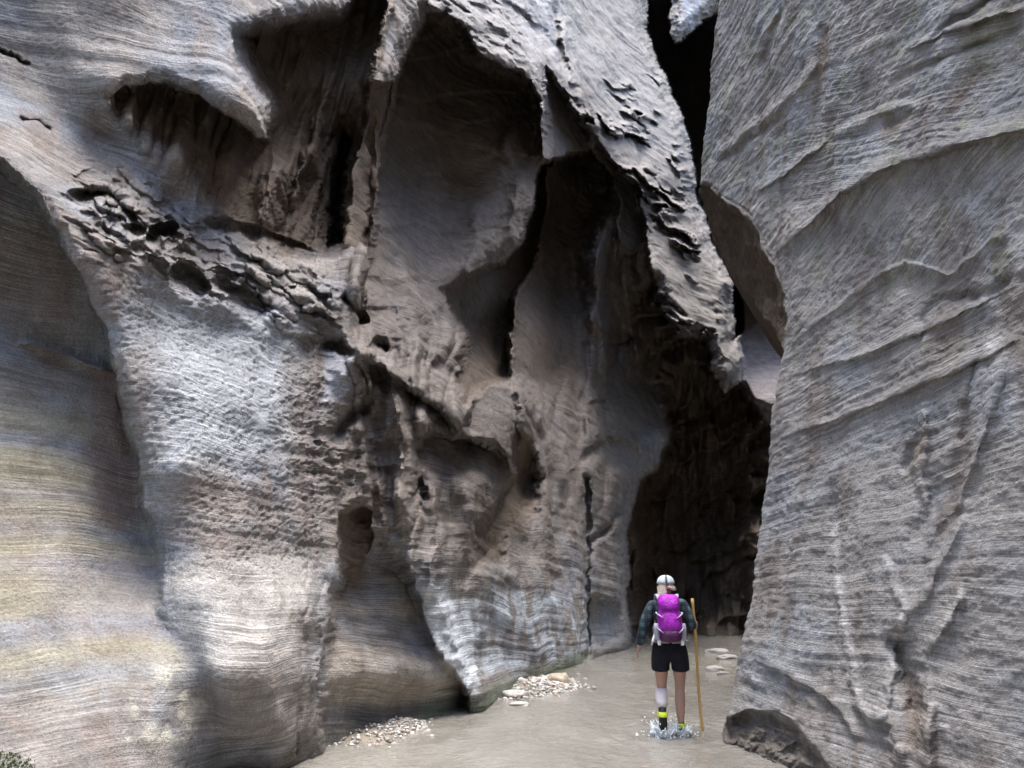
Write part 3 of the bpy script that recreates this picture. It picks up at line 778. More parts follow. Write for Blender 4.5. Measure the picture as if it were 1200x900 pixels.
build_right()

# ------------------------------------------------------------------ the canyon behind the viewer closes with a bend
def build_rear():
    t = np.linspace(0, 1, 160)
    # plan: from the left wall round behind the eye to the right wall
    ctrl = np.array([(-3.7, 1.2), (-5.2, -3), (-6.5, -8), (-5, -13), (0, -15.5), (5.5, -13), (6.0, -7), (4.8, -2), (4.1, 1.0)])
    tt = np.linspace(0, len(ctrl) - 1, len(t))
    i = np.clip(tt.astype(int), 0, len(ctrl) - 2); f = tt - i
    xy = ctrl[i] * (1 - f)[:, None] + ctrl[i + 1] * f[:, None]
    kk = np.ones(15) / 15
    xs = np.convolve(np.pad(xy[:, 0], 7, mode='edge'), kk, 'valid'); ys = np.convolve(np.pad(xy[:, 1], 7, mode='edge'), kk, 'valid')
    z = np.linspace(-.6, 18, 110)
    P = np.zeros((len(z), len(t), 3))
    cx, cy = xs - 0, ys + 6
    l = np.hypot(cx, cy)
    lean = 0.12 * np.maximum(z, 0)
    P[:, :, 0] = xs[None] + (cx / l)[None] * lean[:, None]; P[:, :, 1] = ys[None] + (cy / l)[None] * lean[:, None] * .4
    P[:, :, 2] = z[:, None]
    W = P.reshape(-1, 3)
    d = (.5 * fbm(W * np.array([.35, .35, .25]), 3, 60.) + .06 * noise1(W[:, 2] * 6, 61.)).reshape(len(z), len(t))
    P[:, :, 0] += (cx / l)[None] * d; P[:, :, 1] += (cy / l)[None] * d
    R = P[-1].copy(); R[:, 0] += cx / l * 12; R[:, 1] += cy / l * 12
    P = np.concatenate([P, R[None]], 0)
    W = P.reshape(-1, 3)
    C = np.array([.29, .25, .22])[None] * (1 + .2 * noise1(W[:, 2] * 5, 62.) + .2 * fbm(W, 2, 63.))[:, None]
    me = mesh_from_arrays('canyon_wall', W, grid_faces(*P.shape[:2]), np.clip(C, .03, .8), W[:, 2])
    tag(link('canyon_wall', me, ROCK), kind='structure')
build_rear()
# ------------------------------------------------------------------ the shallow silty stream
def build_water():
    m, nt, b = mat_new("silty_water")
    L = nt.links.new
    tc = N(nt, 'ShaderNodeTexCoord')
    nz = N(nt, 'ShaderNodeTexNoise', i_Scale=0.8, i_Detail=5.0)
    mp = N(nt, 'ShaderNodeMapping'); mp.inputs['Scale'].default_value = (1.6, 0.6, 1)
    L(tc.outputs['Object'], mp.inputs[0]); L(mp.outputs[0], nz.inputs['Vector'])
    cr = N(nt, 'ShaderNodeValToRGB')
    cr.color_ramp.elements[0].position = .3; cr.color_ramp.elements[0].color = (.175, .165, .145, 1)
    cr.color_ramp.elements[1].position = .7; cr.color_ramp.elements[1].color = (.235, .225, .202, 1)
    L(nz.outputs['Fac'], cr.inputs[0]); L(cr.outputs[0], b.inputs['Base Color'])
    b.inputs['Roughness'].default_value = .03
    b.inputs['IOR'].default_value = 1.4; b.inputs['Specular IOR Level'].default_value = 1.0
    w1 = N(nt, 'ShaderNodeTexNoise', i_Scale=9.0, i_Detail=3.0, i_Roughness=.55, i_Distortion=1.2)
    w2 = N(nt, 'ShaderNodeTexNoise', i_Scale=30.0, i_Distortion=.8, i_Detail=3.0, i_Roughness=.6)
    L(tc.outputs['Object'], w1.inputs['Vector']); L(tc.outputs['Object'], w2.inputs['Vector'])
    ad = N(nt, 'ShaderNodeMath', operation='MULTIPLY_ADD'); ad.inputs[1].default_value = .14
    L(w2.outputs['Fac'], ad.inputs[0]); L(w1.outputs['Fac'], ad.inputs[2])
    bp = N(nt, 'ShaderNodeBump'); bp.inputs['Strength'].default_value = .7; bp.inputs['Distance'].default_value = .03
    L(ad.outputs[0], bp.inputs['Height']); L(bp.outputs[0], b.inputs['Normal'])
    xs = np.concatenate([np.linspace(-14, -3, 20)[:-1], np.linspace(-3, 6, 300), np.linspace(6, 16, 20)[1:]])
    ys = np.concatenate([np.linspace(-18, 5, 30)[:-1], np.linspace(5, 14, 360), np.linspace(14, 32, 200)[1:]])
    X, Y = np.meshgrid(xs, ys)
    W = np.stack([X.ravel(), Y.ravel(), 0 * X.ravel()], 1)
    z = .022 * fbm(W * np.array([2.2, 1.3, 1]), 3, 70., .55) + .005 * fbm(W * np.array([6., 4.5, 1]), 3, 71., .6)
    hx, hy, _ = ground_pt(788, 861)                       # rings spreading from the wading feet
    rr = np.hypot(W[:, 0] - hx, (W[:, 1] - hy))
    z = z + .010 * np.sin(rr * 26 + 1.5 * fbm(W * 2., 2, 72.)) * np.exp(-rr / .8)
    P = W.copy(); P[:, 2] = z
    me = mesh_from_arrays('stream_water', P, grid_faces(*X.shape))
    tag(link('stream_water', me, m), kind='structure')
build_water()
# ------------------------------------------------------------------ small materials
def simple(name, rgb, rough=.7, spec=.3, var=0.0, scale=20.0, bump=0.0):
    m, nt, b = mat_new(name)
    b.inputs['Roughness'].default_value = rough
    b.inputs['Specular IOR Level'].default_value = spec
    b.inputs['Base Color'].default_value = (*rgb, 1)
    if var or bump:
        tc = N(nt, 'ShaderNodeTexCoord')
        nz = N(nt, 'ShaderNodeTexNoise', i_Scale=scale, i_Detail=4.0, i_Roughness=.6)
        nt.links.new(tc.outputs['Object'], nz.inputs['Vector'])
        if var:
            cr = N(nt, 'ShaderNodeValToRGB')
            cr.color_ramp.elements[0].position = .3; cr.color_ramp.elements[0].color = (*[c * (1 - var) for c in rgb], 1)
            cr.color_ramp.elements[1].position = .7; cr.color_ramp.elements[1].color = (*[min(1, c * (1 + var)) for c in rgb], 1)
            nt.links.new(nz.outputs['Fac'], cr.inputs[0]); nt.links.new(cr.outputs[0], b.inputs['Base Color'])
        if bump:
            bp = N(nt, 'ShaderNodeBump'); bp.inputs['Distance'].default_value = bump; bp.inputs['Strength'].default_value = .8
            nt.links.new(nz.outputs['Fac'], bp.inputs['Height']); nt.links.new(bp.outputs[0], b.inputs['Normal'])
    return m

def plaid_material():
    m, nt, b = mat_new("plaid_flannel")
    L = nt.links.new
    tc = N(nt, 'ShaderNodeTexCoord'); sp = N(nt, 'ShaderNodeSeparateXYZ'); L(tc.outputs['Object'], sp.inputs[0])
    def bands(out, freq, lo):
        mu = N(nt, 'ShaderNodeMath', operation='MULTIPLY'); mu.inputs[1].default_value = freq; L(out, mu.inputs[0])
        fr = N(nt, 'ShaderNodeMath', operation='FRACT'); L(mu.outputs[0], fr.inputs[0])
        gt = N(nt, 'ShaderNodeMath', operation='GREATER_THAN'); gt.inputs[1].default_value = lo; L(fr.outputs[0], gt.inputs[0])
        return gt.outputs[0]
    bx, bz = bands(sp.outputs['X'], 11., .5), bands(sp.outputs['Z'], 11., .5)
    ad = N(nt, 'ShaderNodeMath', operation='ADD'); L(bx, ad.inputs[0]); L(bz, ad.inputs[1])
    hf = N(nt, 'ShaderNodeMath', operation='MULTIPLY'); hf.inputs[1].default_value = .5; L(ad.outputs[0], hf.inputs[0])
    cr = N(nt, 'ShaderNodeValToRGB'); cr.color_ramp.interpolation = 'CONSTANT'
    cr.color_ramp.elements[0].color = (.008, .011, .018, 1)
    cr.color_ramp.elements[1].position = .75; cr.color_ramp.elements[1].color = (.045, .085, .085, 1)
    e = cr.color_ramp.elements.new(.3); e.color = (.012, .024, .036, 1)
    L(hf.outputs[0], cr.inputs[0]); L(cr.outputs[0], b.inputs['Base Color'])
    b.inputs['Roughness'].default_value = .9
    return m

M_SKIN = simple("skin", (.36, .21, .15), .55, .35, .08, 9.)
M_PLAID = plaid_material()
M_BLACK = simple("black_cloth", (.009, .009, .013), .85, .2, .3, 14., .01)
M_SOCK = simple("pale_gaiter", (.62, .55, .55), .9, .2, .06, 30.)
M_BOOT = simple("black_neoprene", (.012, .012, .013), .6, .4)
M_NEON = simple("neon_trim", (.50, .60, .04), .6, .3)
M_CAP = simple("cap_cloth", (.42, .46, .47), .85, .2, .25, 40.)
M_CAPDARK = simple("cap_panel", (.10, .13, .16), .85, .2)
M_HAIR = simple("blond_hair", (.55, .47, .35), .6, .4, .25, 60., .01)
M_SCARF = simple("patterned_scarf", (.07, .05, .06), .9, .2, .9, 45.)
M_PACK = simple("magenta_nylon", (.29, .016, .33), .6, .25, .35, 10., .045)
M_PACKD = simple("dark_purple_nylon", (.055, .002, .05), .5, .4, .2, 18., .02)
M_GREY = simple("grey_webbing", (.30, .28, .34), .7, .3, .15, 30.)
M_BELT = simple("grey_padding", (.20, .19, .20), .8, .2, .15, 30.)
M_WHITE = simple("white_plastic", (.70, .70, .68), .4, .5)
M_WOOD = simple("peeled_wood", (.46, .29, .10), .6, .3, .2, 25., .004)

def skin_mesh(name, verts, edges, sub=2, root=0):
    """verts: (x, y, z, rx, ry); grown into one closed surface"""
    me = bpy.data.meshes.new(name + "_bones")
    me.from_pydata([v[:3] for v in verts], edges, [])
    o = bpy.data.objects.new(name + "_bones", me); COL.objects.link(o)
    sk = o.modifiers.new("skin", 'SKIN'); sk.use_smooth_shade = True
    for k, v in enumerate(verts):
        d = me.skin_vertices[0].data[k]
        d.radius = (v[3], v[4] if len(v) > 4 else v[3]); d.use_root = (k == root)
    sb = o.modifiers.new("sub", 'SUBSURF'); sb.levels = sub; sb.render_levels = sub
    dg = bpy.context.evaluated_depsgraph_get()
    out = bpy.data.meshes.new_from_object(o.evaluated_get(dg))
    out.name = name
    bpy.data.objects.remove(o); bpy.data.meshes.remove(me)
    return out

def join_meshes(name, meshes):
    bm = bmesh.new()
    for me in meshes:
        bm.from_mesh(me)
    out = bpy.data.meshes.new(name); bm.to_mesh(out); bm.free()
    for me in meshes: bpy.data.meshes.remove(me)
    return out

def chain(pts):
    return pts, [(k, k + 1) for k in range(len(pts) - 1)]

def loft(name, rings, seg=24, power=2.0, cap=True):
    """rings: (x, y, z, rx, ry[, tilt]) stacked superellipses -> closed mesh"""
    V = []
    for r in rings:
        for k in range(seg):
            t = 2 * math.pi * k / seg
            c, s = math.cos(t), math.sin(t)
            q = 2.0 / (r[6] if len(r) > 6 else power)
            tilt = r[5] if len(r) > 5 else 0
            dx = math.copysign(abs(c) ** q, c) * r[3]; dy = math.copysign(abs(s) ** q, s) * r[4]
            V.append((r[0] + dx, r[1] + dy * math.cos(tilt), r[2] + dy * math.sin(tilt)))
    F = []
    n = len(rings)
    for j in range(n - 1):
        for k in range(seg):
            F.append((j * seg + k, j * seg + (k + 1) % seg, (j + 1) * seg + (k + 1) % seg, (j + 1) * seg + k))
    if cap:
        F.append(tuple(range(seg))[::-1]); F.append(tuple((n - 1) * seg + k for k in range(seg)))
    me = bpy.data.meshes.new(name); me.from_pydata(V, [], F); me.update()
    return me

def tube(name, pts, r, seg=10, flat=1.0):
    """round or flat band along a path"""
    V, F = [], []
    P = [Vector(p) for p in pts]
    for k, p in enumerate(P):
        d = (P[min(k + 1, len(P) - 1)] - P[max(k - 1, 0)]).normalized()
        up = Vector((0, 0, 1)) if abs(d.z) < .95 else Vector((0, 1, 0))
        a = d.cross(up).normalized(); b = a.cross(d)
        rr = r[k] if isinstance(r, (list, tuple)) else r
        for j in range(seg):
            t = 2 * math.pi * j / seg
            V.append(p + a * math.cos(t) * rr + b * math.sin(t) * rr * flat)
    for k in range(len(P) - 1):
        for j in range(seg):
            F.append((k * seg + j, k * seg + (j + 1) % seg, (k + 1) * seg + (j + 1) % seg, (k + 1) * seg + j))
    F.append(tuple(range(seg))[::-1]); F.append(tuple((len(P) - 1) * seg + j for j in range(seg)))
    me = bpy.data.meshes.new(name); me.from_pydata([tuple(v) for v in V], [], F); me.update()
    return me

# ------------------------------------------------------------------ the hiker wading away
FX, FY, _ = ground_pt(790, 861)
def at_hiker(o):
    o.location = (FX, FY, 0); o.rotation_euler = (0, 0, -FX / FY * .6)
    return o

def build_hiker():
    root = bpy.data.objects.new('person', None); COL.objects.link(root); at_hiker(root)
    tag(root, 'hiker seen from behind wading away in dark plaid shirt, black shorts and pale cap', 'person')
    V = [(0, 0, .93, .145, .105),          # 0 pelvis
         (0, .01, 1.08, .115, .085), (0, .015, 1.27, .135, .095), (0, .03, 1.41, .085, .07), (0, .05, 1.475, .05, .052),
         (0, .065, 1.54, .062, .07), (0, .07, 1.60, .074, .09), (0, .07, 1.655, .06, .072),   # 5..7 head
         (-.170, .02, 1.395, .058, .058), (-.272, -.03, 1.16, .042, .042), (-.335, .045, .945, .027, .027), (-.350, .062, .88, .034, .018),   # 8..11 left arm
         (.165, .02, 1.415, .058, .058), (.262, -.04, 1.145, .042, .042), (.285, .16, 1.135, .028, .028), (.298, .225, 1.15, .03, .022),     # 12..15 right arm
         (-.095, 0, .85, .096, .096), (-.10, .03, .66, .080, .082), (-.108, .075, .475, .055, .056), (-.116, -.02, .37, .060, .064), (-.122, -.13, .215, .036, .038), (-.122, -.075, .10, .036, .03), (-.12, .0, .03, .032, .022),
         (.10, 0, .85, .096, .096), (.102, .05, .66, .080, .082), (.098, .085, .475, .054, .056), (.090, .055, .34, .061, .066), (.083, .03, .10, .034, .036), (.085, .075, .00, .036, .032), (.085, .18, -.03, .034, .022),
         (0, .155, 1.60, .014, .014),          # 30 nose
         (-.085, .075, 1.60, .014, .02), (.085, .075, 1.60, .014, .02)]     # ears
    E = [(0, 1), (1, 2), (2, 3), (3, 4), (4, 5), (5, 6), (6, 7), (2, 8), (8, 9), (9, 10), (10, 11), (2, 12), (12, 13), (13, 14), (14, 15),
         (0, 16), (16, 17), (17, 18), (18, 19), (19, 20), (20, 21), (21, 22), (0, 23), (23, 24), (24, 25), (25, 26), (26, 27), (27, 28), (28, 29), (6, 30), (6, 31), (6, 32)]
    parts = [skin_mesh('figure', V, E)]
    # left hand hangs loose, slightly curled
    for k, (dy, ln) in enumerate(((-.026, .062), (-.009, .074), (.009, .078), (.026, .070))):
        p, e = chain([(-.350, .062 + dy * .7, .890, .010), (-.357, .066 + dy, .850, .0095), (-.356, .074 + dy, .850 - ln * .45, .0085), (-.347, .080 + dy, .850 - ln * .85, .007)])
        parts.append(skin_mesh('finger', p, e, 1))
    p, e = chain([(-.346, .076, .91, .012), (-.342, .104, .88, .011), (-.336, .110, .85, .009)])
    parts.append(skin_mesh('thumb', p, e, 1))
    # right hand closed round the staff (staff axis passes near x .325, y .245)
    for k, dz in enumerate((.030, .011, -.008, -.027)):
        z = 1.15 + dz; s = (1, 1.06, 1.0, .88)[k]
        p, e = chain([(.303, .225, z, .010), (.318, .225 + .045 * s, z - .002, .0095), (.345, .225 + .040 * s, z - .004, .009), (.351, .232, z - .005, .008)])
        parts.append(skin_mesh('finger', p, e, 1))
    p, e = chain([(.300, .215, 1.172, .012), (.318, .214, 1.185, .011), (.342, .222, 1.188, .009)])
    parts.append(skin_mesh('thumb', p, e, 1))
    link('body', join_meshes('body', parts), M_SKIN, root)
    # shirt
    V = [(0, -.005, .93, .17, .125), (0, .01, 1.10, .15, .115), (0, .015, 1.28, .155, .112), (0, .03, 1.40, .10, .085), (0, .045, 1.455, .062, .062),
         (-.180, .02, 1.39, .075, .075), (-.274, -.03, 1.16, .06, .06), (-.340, .05, .925, .044, .044),
         (.175, .02, 1.41, .075, .075), (.264, -.04, 1.145, .06, .06), (.282, .13, 1.137, .046, .046)]
    E = [(0, 1), (1, 2), (2, 3), (3, 4), (2, 5), (5, 6), (6, 7), (2, 8), (8, 9), (9, 10)]
    link('plaid_shirt', skin_mesh('plaid_shirt', V, E), M_PLAID, root)
    # shorts: a waist that parts into two loose legs
    V = [(0, 0, 1.02, .175, .13), (0, -.005, .92, .20, .15), (-.105, 0, .83, .12, .125), (-.112, .003, .70, .112, .112), (-.113, .004, .645, .112, .112),
         (.105, 0, .83, .115, .118), (.112, .02, .70, .110, .112), (.112, .026, .65, .110, .112)]
    E = [(0, 1), (1, 2), (2, 3), (3, 4), (1, 5), (5, 6), (6, 7)]
    link('shorts', skin_mesh('shorts', V, E), M_BLACK, root)
    tag(link('gaiter', loft('gaiter', [(-.110, .062, .475, .060, .062), (-.113, .022, .425, .068, .072), (-.117, -.03, .36, .068, .072), (-.120, -.075, .295, .054, .057)]), M_SOCK, root), 'pale legging on the lifted left calf')
    # canyoneering boots
    for nm, pts in (('boot', [(-.120, -.075, .305, .048, .052), (-.122, -.13, .215, .046, .05), (-.122, -.145, .15, .050, .054), (-.122, -.10, .105, .052, .047), (-.121, -.03, .055, .052, .038), (-.12, .035, .01, .044, .028)]),
                    ('boot', [(.085, .038, .15, .046, .05), (.085, .04, .08, .048, .052), (.085, .055, .02, .05, .05), (.085, .12, -.02, .05, .036), (.085, .21, -.035, .042, .026)])):
        p, e = chain(pts)
        b = link(nm, skin_mesh(nm, p, e), M_BOOT, root)
        x0 = pts[0][0]
        if x0 < 0:
            link('trim', loft('trim', [(x0, -.114, .25, .050, .054), (x0, -.124, .235, .055, .060), (x0, -.134, .215, .055, .060), (x0, -.140, .20, .052, .056)]), M_NEON, b)
        else:
            link('trim', loft('trim', [(x0, .038, .115, .050, .054), (x0, .039, .10, .053, .057), (x0, .040, .085, .053, .057), (x0, .041, .07, .050, .054)]), M_NEON, b)
    # cap with brim, hair and scarf
    rings = []
    for t in np.linspace(0, 1, 9):
        ang = t * math.pi / 2
        rings.append((0, .068, 1.612 + .098 * math.sin(ang), max(.104 * math.cos(ang) ** .8, .006), max(.120 * math.cos(ang) ** .8, .007)))
    c = link('cap', loft('cap', rings, 28), M_CAP, root)
    link('brim', loft('brim', [(0, .165, 1.608, .080, .075, -.18), (0, .166, 1.616, .080, .075, -.18)], 24), M_CAP, c)
    link('panel', loft('panel', [(0, -.052, 1.615, .012, .006), (0, -.049, 1.645, .013, .006, -.25), (0, -.034, 1.677, .013, .006, -.5), (.0, .0, 1.706, .010, .006, -.9)], 12), M_CAPDARK, c)
    h = []
    rnd = random.Random(3)
    for k in range(26):
        t = -1.9 + 3.8 * k / 25
        x, y = math.sin(t) * .072, .058 - math.cos(t) * .080
        ln = .20 + .06 * rnd.random() if t < -.2 else .06 + .03 * rnd.random()
        j = lambda s: (rnd.random() - .5) * s
        h.append(tube('lock', [(x, y, 1.625), (x * 1.12 + j(.01), y - .012, 1.58), (x * 1.3 + j(.02), y - .02, 1.625 - ln * .7), (x * 1.5 + j(.03), y - .016 + j(.02), 1.62 - ln)], [.017, .019, .016, .006], 7, .7))
    link('hair', join_meshes('hair', h), M_HAIR, root)
    link('scarf', loft('scarf', [(.02, .045, 1.43, .085, .085), (.02, .045, 1.46, .085, .09), (.02, .05, 1.49, .076, .082), (.02, .052, 1.505, .066, .07)]), M_SCARF, root)
    return root
build_hiker()

def build_pack():
    root = bpy.data.objects.new('backpack', None); COL.objects.link(root); at_hiker(root)
    tag(root, 'magenta and purple hiking backpack with grey straps, worn on the back', 'backpack')
    sh = lambda rings, n, pw=3.2: loft(n, rings, 32, pw)
    link('main_bag', sh([(0, -.19, .99, .075, .07), (0, -.20, 1.01, .100, .10), (0, -.205, 1.10, .134, .115), (0, -.205, 1.24, .136, .112), (0, -.195, 1.34, .112, .10), (0, -.185, 1.41, .115, .09), (0, -.18, 1.43, .07, .05)], 'main_bag'), M_PACK, root)
    link('lid', sh([(0, -.215, 1.33, .100, .10), (0, -.21, 1.345, .114, .118), (0, -.20, 1.40, .122, .115), (.0, -.185, 1.455, .116, .10), (0, -.175, 1.485, .09, .075), (0, -.17, 1.495, .05, .04)], 'lid'), M_PACK, root)
    link('front_pocket', sh([(0, -.30, 1.105, .07, .03), (0, -.305, 1.125, .098, .035), (0, -.305, 1.2, .105, .034), (0, -.30, 1.27, .09, .03), (0, -.295, 1.30, .05, .02)], 'front_pocket'), M_PACK, root)
    link('bottom_pocket', sh([(0, -.235, .985, .06, .06), (0, -.255, 1.0, .090, .082), (0, -.265, 1.05, .112, .085), (0, -.262, 1.105, .120, .078), (0, -.25, 1.125, .10, .06)], 'bottom_pocket'), M_PACKD, root)
    for s in (-1, 1):
        link('side_pocket', sh([(s * .13, -.20, 1.0, .025, .05), (s * .145, -.20, 1.02, .03, .07), (s * .148, -.20, 1.12, .03, .075), (s * .145, -.20, 1.18, .025, .07)], 'side_pocket'), M_GREY, root)
        link('compression_strap', tube('compression_strap', [(s * .14, -.16, 1.30), (s * .142, -.24, 1.29), (s * .115, -.315, 1.27), (s * .07, -.335, 1.24)], .011, 8, .4), M_GREY, root)
        link('compression_strap', tube('compression_strap', [(s * .15, -.16, 1.16), (s * .155, -.24, 1.15), (s * .125, -.32, 1.12), (s * .085, -.345, 1.085)], .011, 8, .4), M_GREY, root)
        link('shoulder_strap', tube('shoulder_strap', [(s * .09, -.10, 1.42), (s * .105, -.04, 1.485), (s * .115, .05, 1.49), (s * .12, .125, 1.40), (s * .13, .14, 1.27), (s * .15, .09, 1.12), (s * .15, -.06, 1.04)], .026, 10, .35), M_GREY, root)
        hb = link('hip_belt', tube('hip_belt', [(s * .02, -.26, .985), (s * .12, -.20, .985), (s * .175, -.08, .985), (s * .172, .03, .985), (s * .10, .125, .98), (0, .14, .98)], .033, 12, .5), M_BELT, root)
        link('buckle', loft('buckle', [(s * .125, -.235, .95, .015, .010), (s * .128, -.238, .965, .019, .012), (s * .128, -.238, 1.0, .019, .012), (s * .125, -.235, 1.015, .015, .010)], 12, 4), M_WHITE, hb)
    link('drink_tube', tube('drink_tube', [(-.155, -.19, 1.10), (-.175, -.21, 1.05), (-.195, -.215, 1.0), (-.21, -.21, .95)], .012, 8), M_WHITE, root)
    return root
build_pack()

def build_staff():
    m = tube('walking_staff', [(.312 + .026 * t + .006 * math.sin(7 * t), .232 + .03 * t + .004 * math.sin(11 * t), 1.445 - 1.52 * t) for t in np.linspace(0, 1, 24)], [.0165 + .0015 * math.sin(k * 2.1) for k in range(24)], 12)
    o = link('walking_staff', m, M_WOOD); at_hiker(o)
    tag(o, 'long pale wooden staff held upright in the right hand, tip in the water', 'staff')
build_staff()

# ------------------------------------------------------------------ splash thrown up by the lifted foot
def build_splash():
    m, nt, b = mat_new("splashed_water")
    b.inputs['Base Color'].default_value = (.90, .95, .98, 1)
    b.inputs['Roughness'].default_value = .12
    b.inputs['IOR'].default_value = 1.33
    b.inputs['Transmission Weight'].default_value = .25
    rnd = random.Random(11)
    ms = []
    def drop(p, r, st=1.0):
        bm = bmesh.new(); bmesh.ops.create_icosphere(bm, subdivisions=2, radius=r)
        for v in bm.verts: v.co.z *= st; v.co += Vector(p)
        me = bpy.data.meshes.new('d'); bm.to_mesh(me); bm.free(); ms.append(me)
    for cx, cy, R, n, H in ((-.12, -.05, .115, 26, .15), (.085, .06, .09, 16, .10)):
        for k in range(n):
            t = 2 * math.pi * k / n + rnd.random() * .4
            h = H * (.35 + .9 * rnd.random()); r0 = R * (.55 + .5 * rnd.random())
            d = (math.cos(t), math.sin(t))
            pts = [(cx + d[0] * r0 * (1 + .7 * q * q), cy + d[1] * r0 * (1 + .7 * q * q) * .8, -.02 + h * (q * 1.6 - q * q * .6) / 1.0) for q in np.linspace(0, 1, 7)]
            ms.append(tube('jet', pts, [.012, .017, .014, .010, .008, .006, .003], 8, .5))
            for _ in range(2):
                q = 1 + .5 * rnd.random()
                drop((cx + d[0] * r0 * (1.2 + .7 * q * rnd.random()), cy + d[1] * r0 * (1.2 + .6 * rnd.random()), h * (.4 + .9 * rnd.random())), .004 + .008 * rnd.random(), 1.3)
        # a torn sheet of water standing round the foot
        seg = 64; hh = [H * (.25 + .75 * abs(math.sin(1.5 * k * 6.283 / seg + cx * 40) * math.sin(4 * k * 6.283 / seg + 1)) * (.6 + .6 * rnd.random())) for k in range(seg)]
        SV, SF = [], []
        for j, q in enumerate((0, .3, .6, .85, 1.0)):
            for k in range(seg):
                t = 2 * math.pi * k / seg
                rr = R * (.75 + .55 * q * q + .06 * math.sin(5 * t + cx * 30))
                SV.append((cx + math.cos(t) * rr, cy + math.sin(t) * rr * .85, -.02 + hh[k] * q))
        for j in range(4):
            for k in range(seg):
                SF.append((j * seg + k, j * seg + (k + 1) % seg, (j + 1) * seg + (k + 1) % seg, (j + 1) * seg + k))
        sm = bpy.data.meshes.new('sheet'); sm.from_pydata(SV, [], SF); sm.update()
        bmq = bmesh.new(); bmq.from_mesh(sm); bmesh.ops.solidify(bmq, geom=bmq.faces[:], thickness=.006); bmq.to_mesh(sm); bmq.free(); ms.append(sm)
        # ruffled rim of foam on the water
        for k in range(90):
            t = rnd.random() * 6.283; rr = R * (.6 + 2.0 * rnd.random() ** 1.5)
            drop((cx + math.cos(t) * rr, cy + math.sin(t) * rr, .006), .004 + .010 * rnd.random() ** 2, .5)
    o = link('water_splash', join_meshes('water_splash', ms), m); at_hiker(o)
    tag(o, 'clear splash of water around the boots of the wading hiker', 'splash', kind='stuff')
build_splash()

# ------------------------------------------------------------------ gravel bars and stones
def pebble_material(name, lo, hi):
    m, nt, b = mat_new(name)
    at = N(nt, 'ShaderNodeAttribute', attribute_name='tint')
    tc = N(nt, 'ShaderNodeTexCoord'); nz = N(nt, 'ShaderNodeTexNoise', i_Scale=30., i_Detail=5.)
    nt.links.new(tc.outputs['Object'], nz.inputs['Vector'])
    mr = N(nt, 'ShaderNodeMapRange'); mr.inputs['From Min'].default_value = .3; mr.inputs['From Max'].default_value = .7
    mr.inputs['To Min'].default_value = lo; mr.inputs['To Max'].default_value = hi
    nt.links.new(nz.outputs['Fac'], mr.inputs['Value'])
    sc = N(nt, 'ShaderNodeVectorMath', operation='SCALE')
    nt.links.new(at.outputs['Color'], sc.inputs[0]); nt.links.new(mr.outputs[0], sc.inputs['Scale'])
    nt.links.new(sc.outputs[0], b.inputs['Base Color'])
    b.inputs['Roughness'].default_value = .6
    bp = N(nt, 'ShaderNodeBump'); bp.inputs['Distance'].default_value = .01; bp.inputs['Strength'].default_value = .6
    nt.links.new(nz.outputs['Fac'], bp.inputs['Height']); nt.links.new(bp.outputs[0], b.inputs['Normal'])
    return m
M_PEB = pebble_material("river_pebbles", .75, 1.25)

def ico_arrays(sub):
    bm = bmesh.new(); bmesh.ops.create_icosphere(bm, subdivisions=sub, radius=1.0)
    V = np.array([v.co[:] for v in bm.verts]); F = np.array([[v.index for v in f.verts] for f in bm.faces]); bm.free()
    return V, F
_icoV, _icoF = ico_arrays(2)

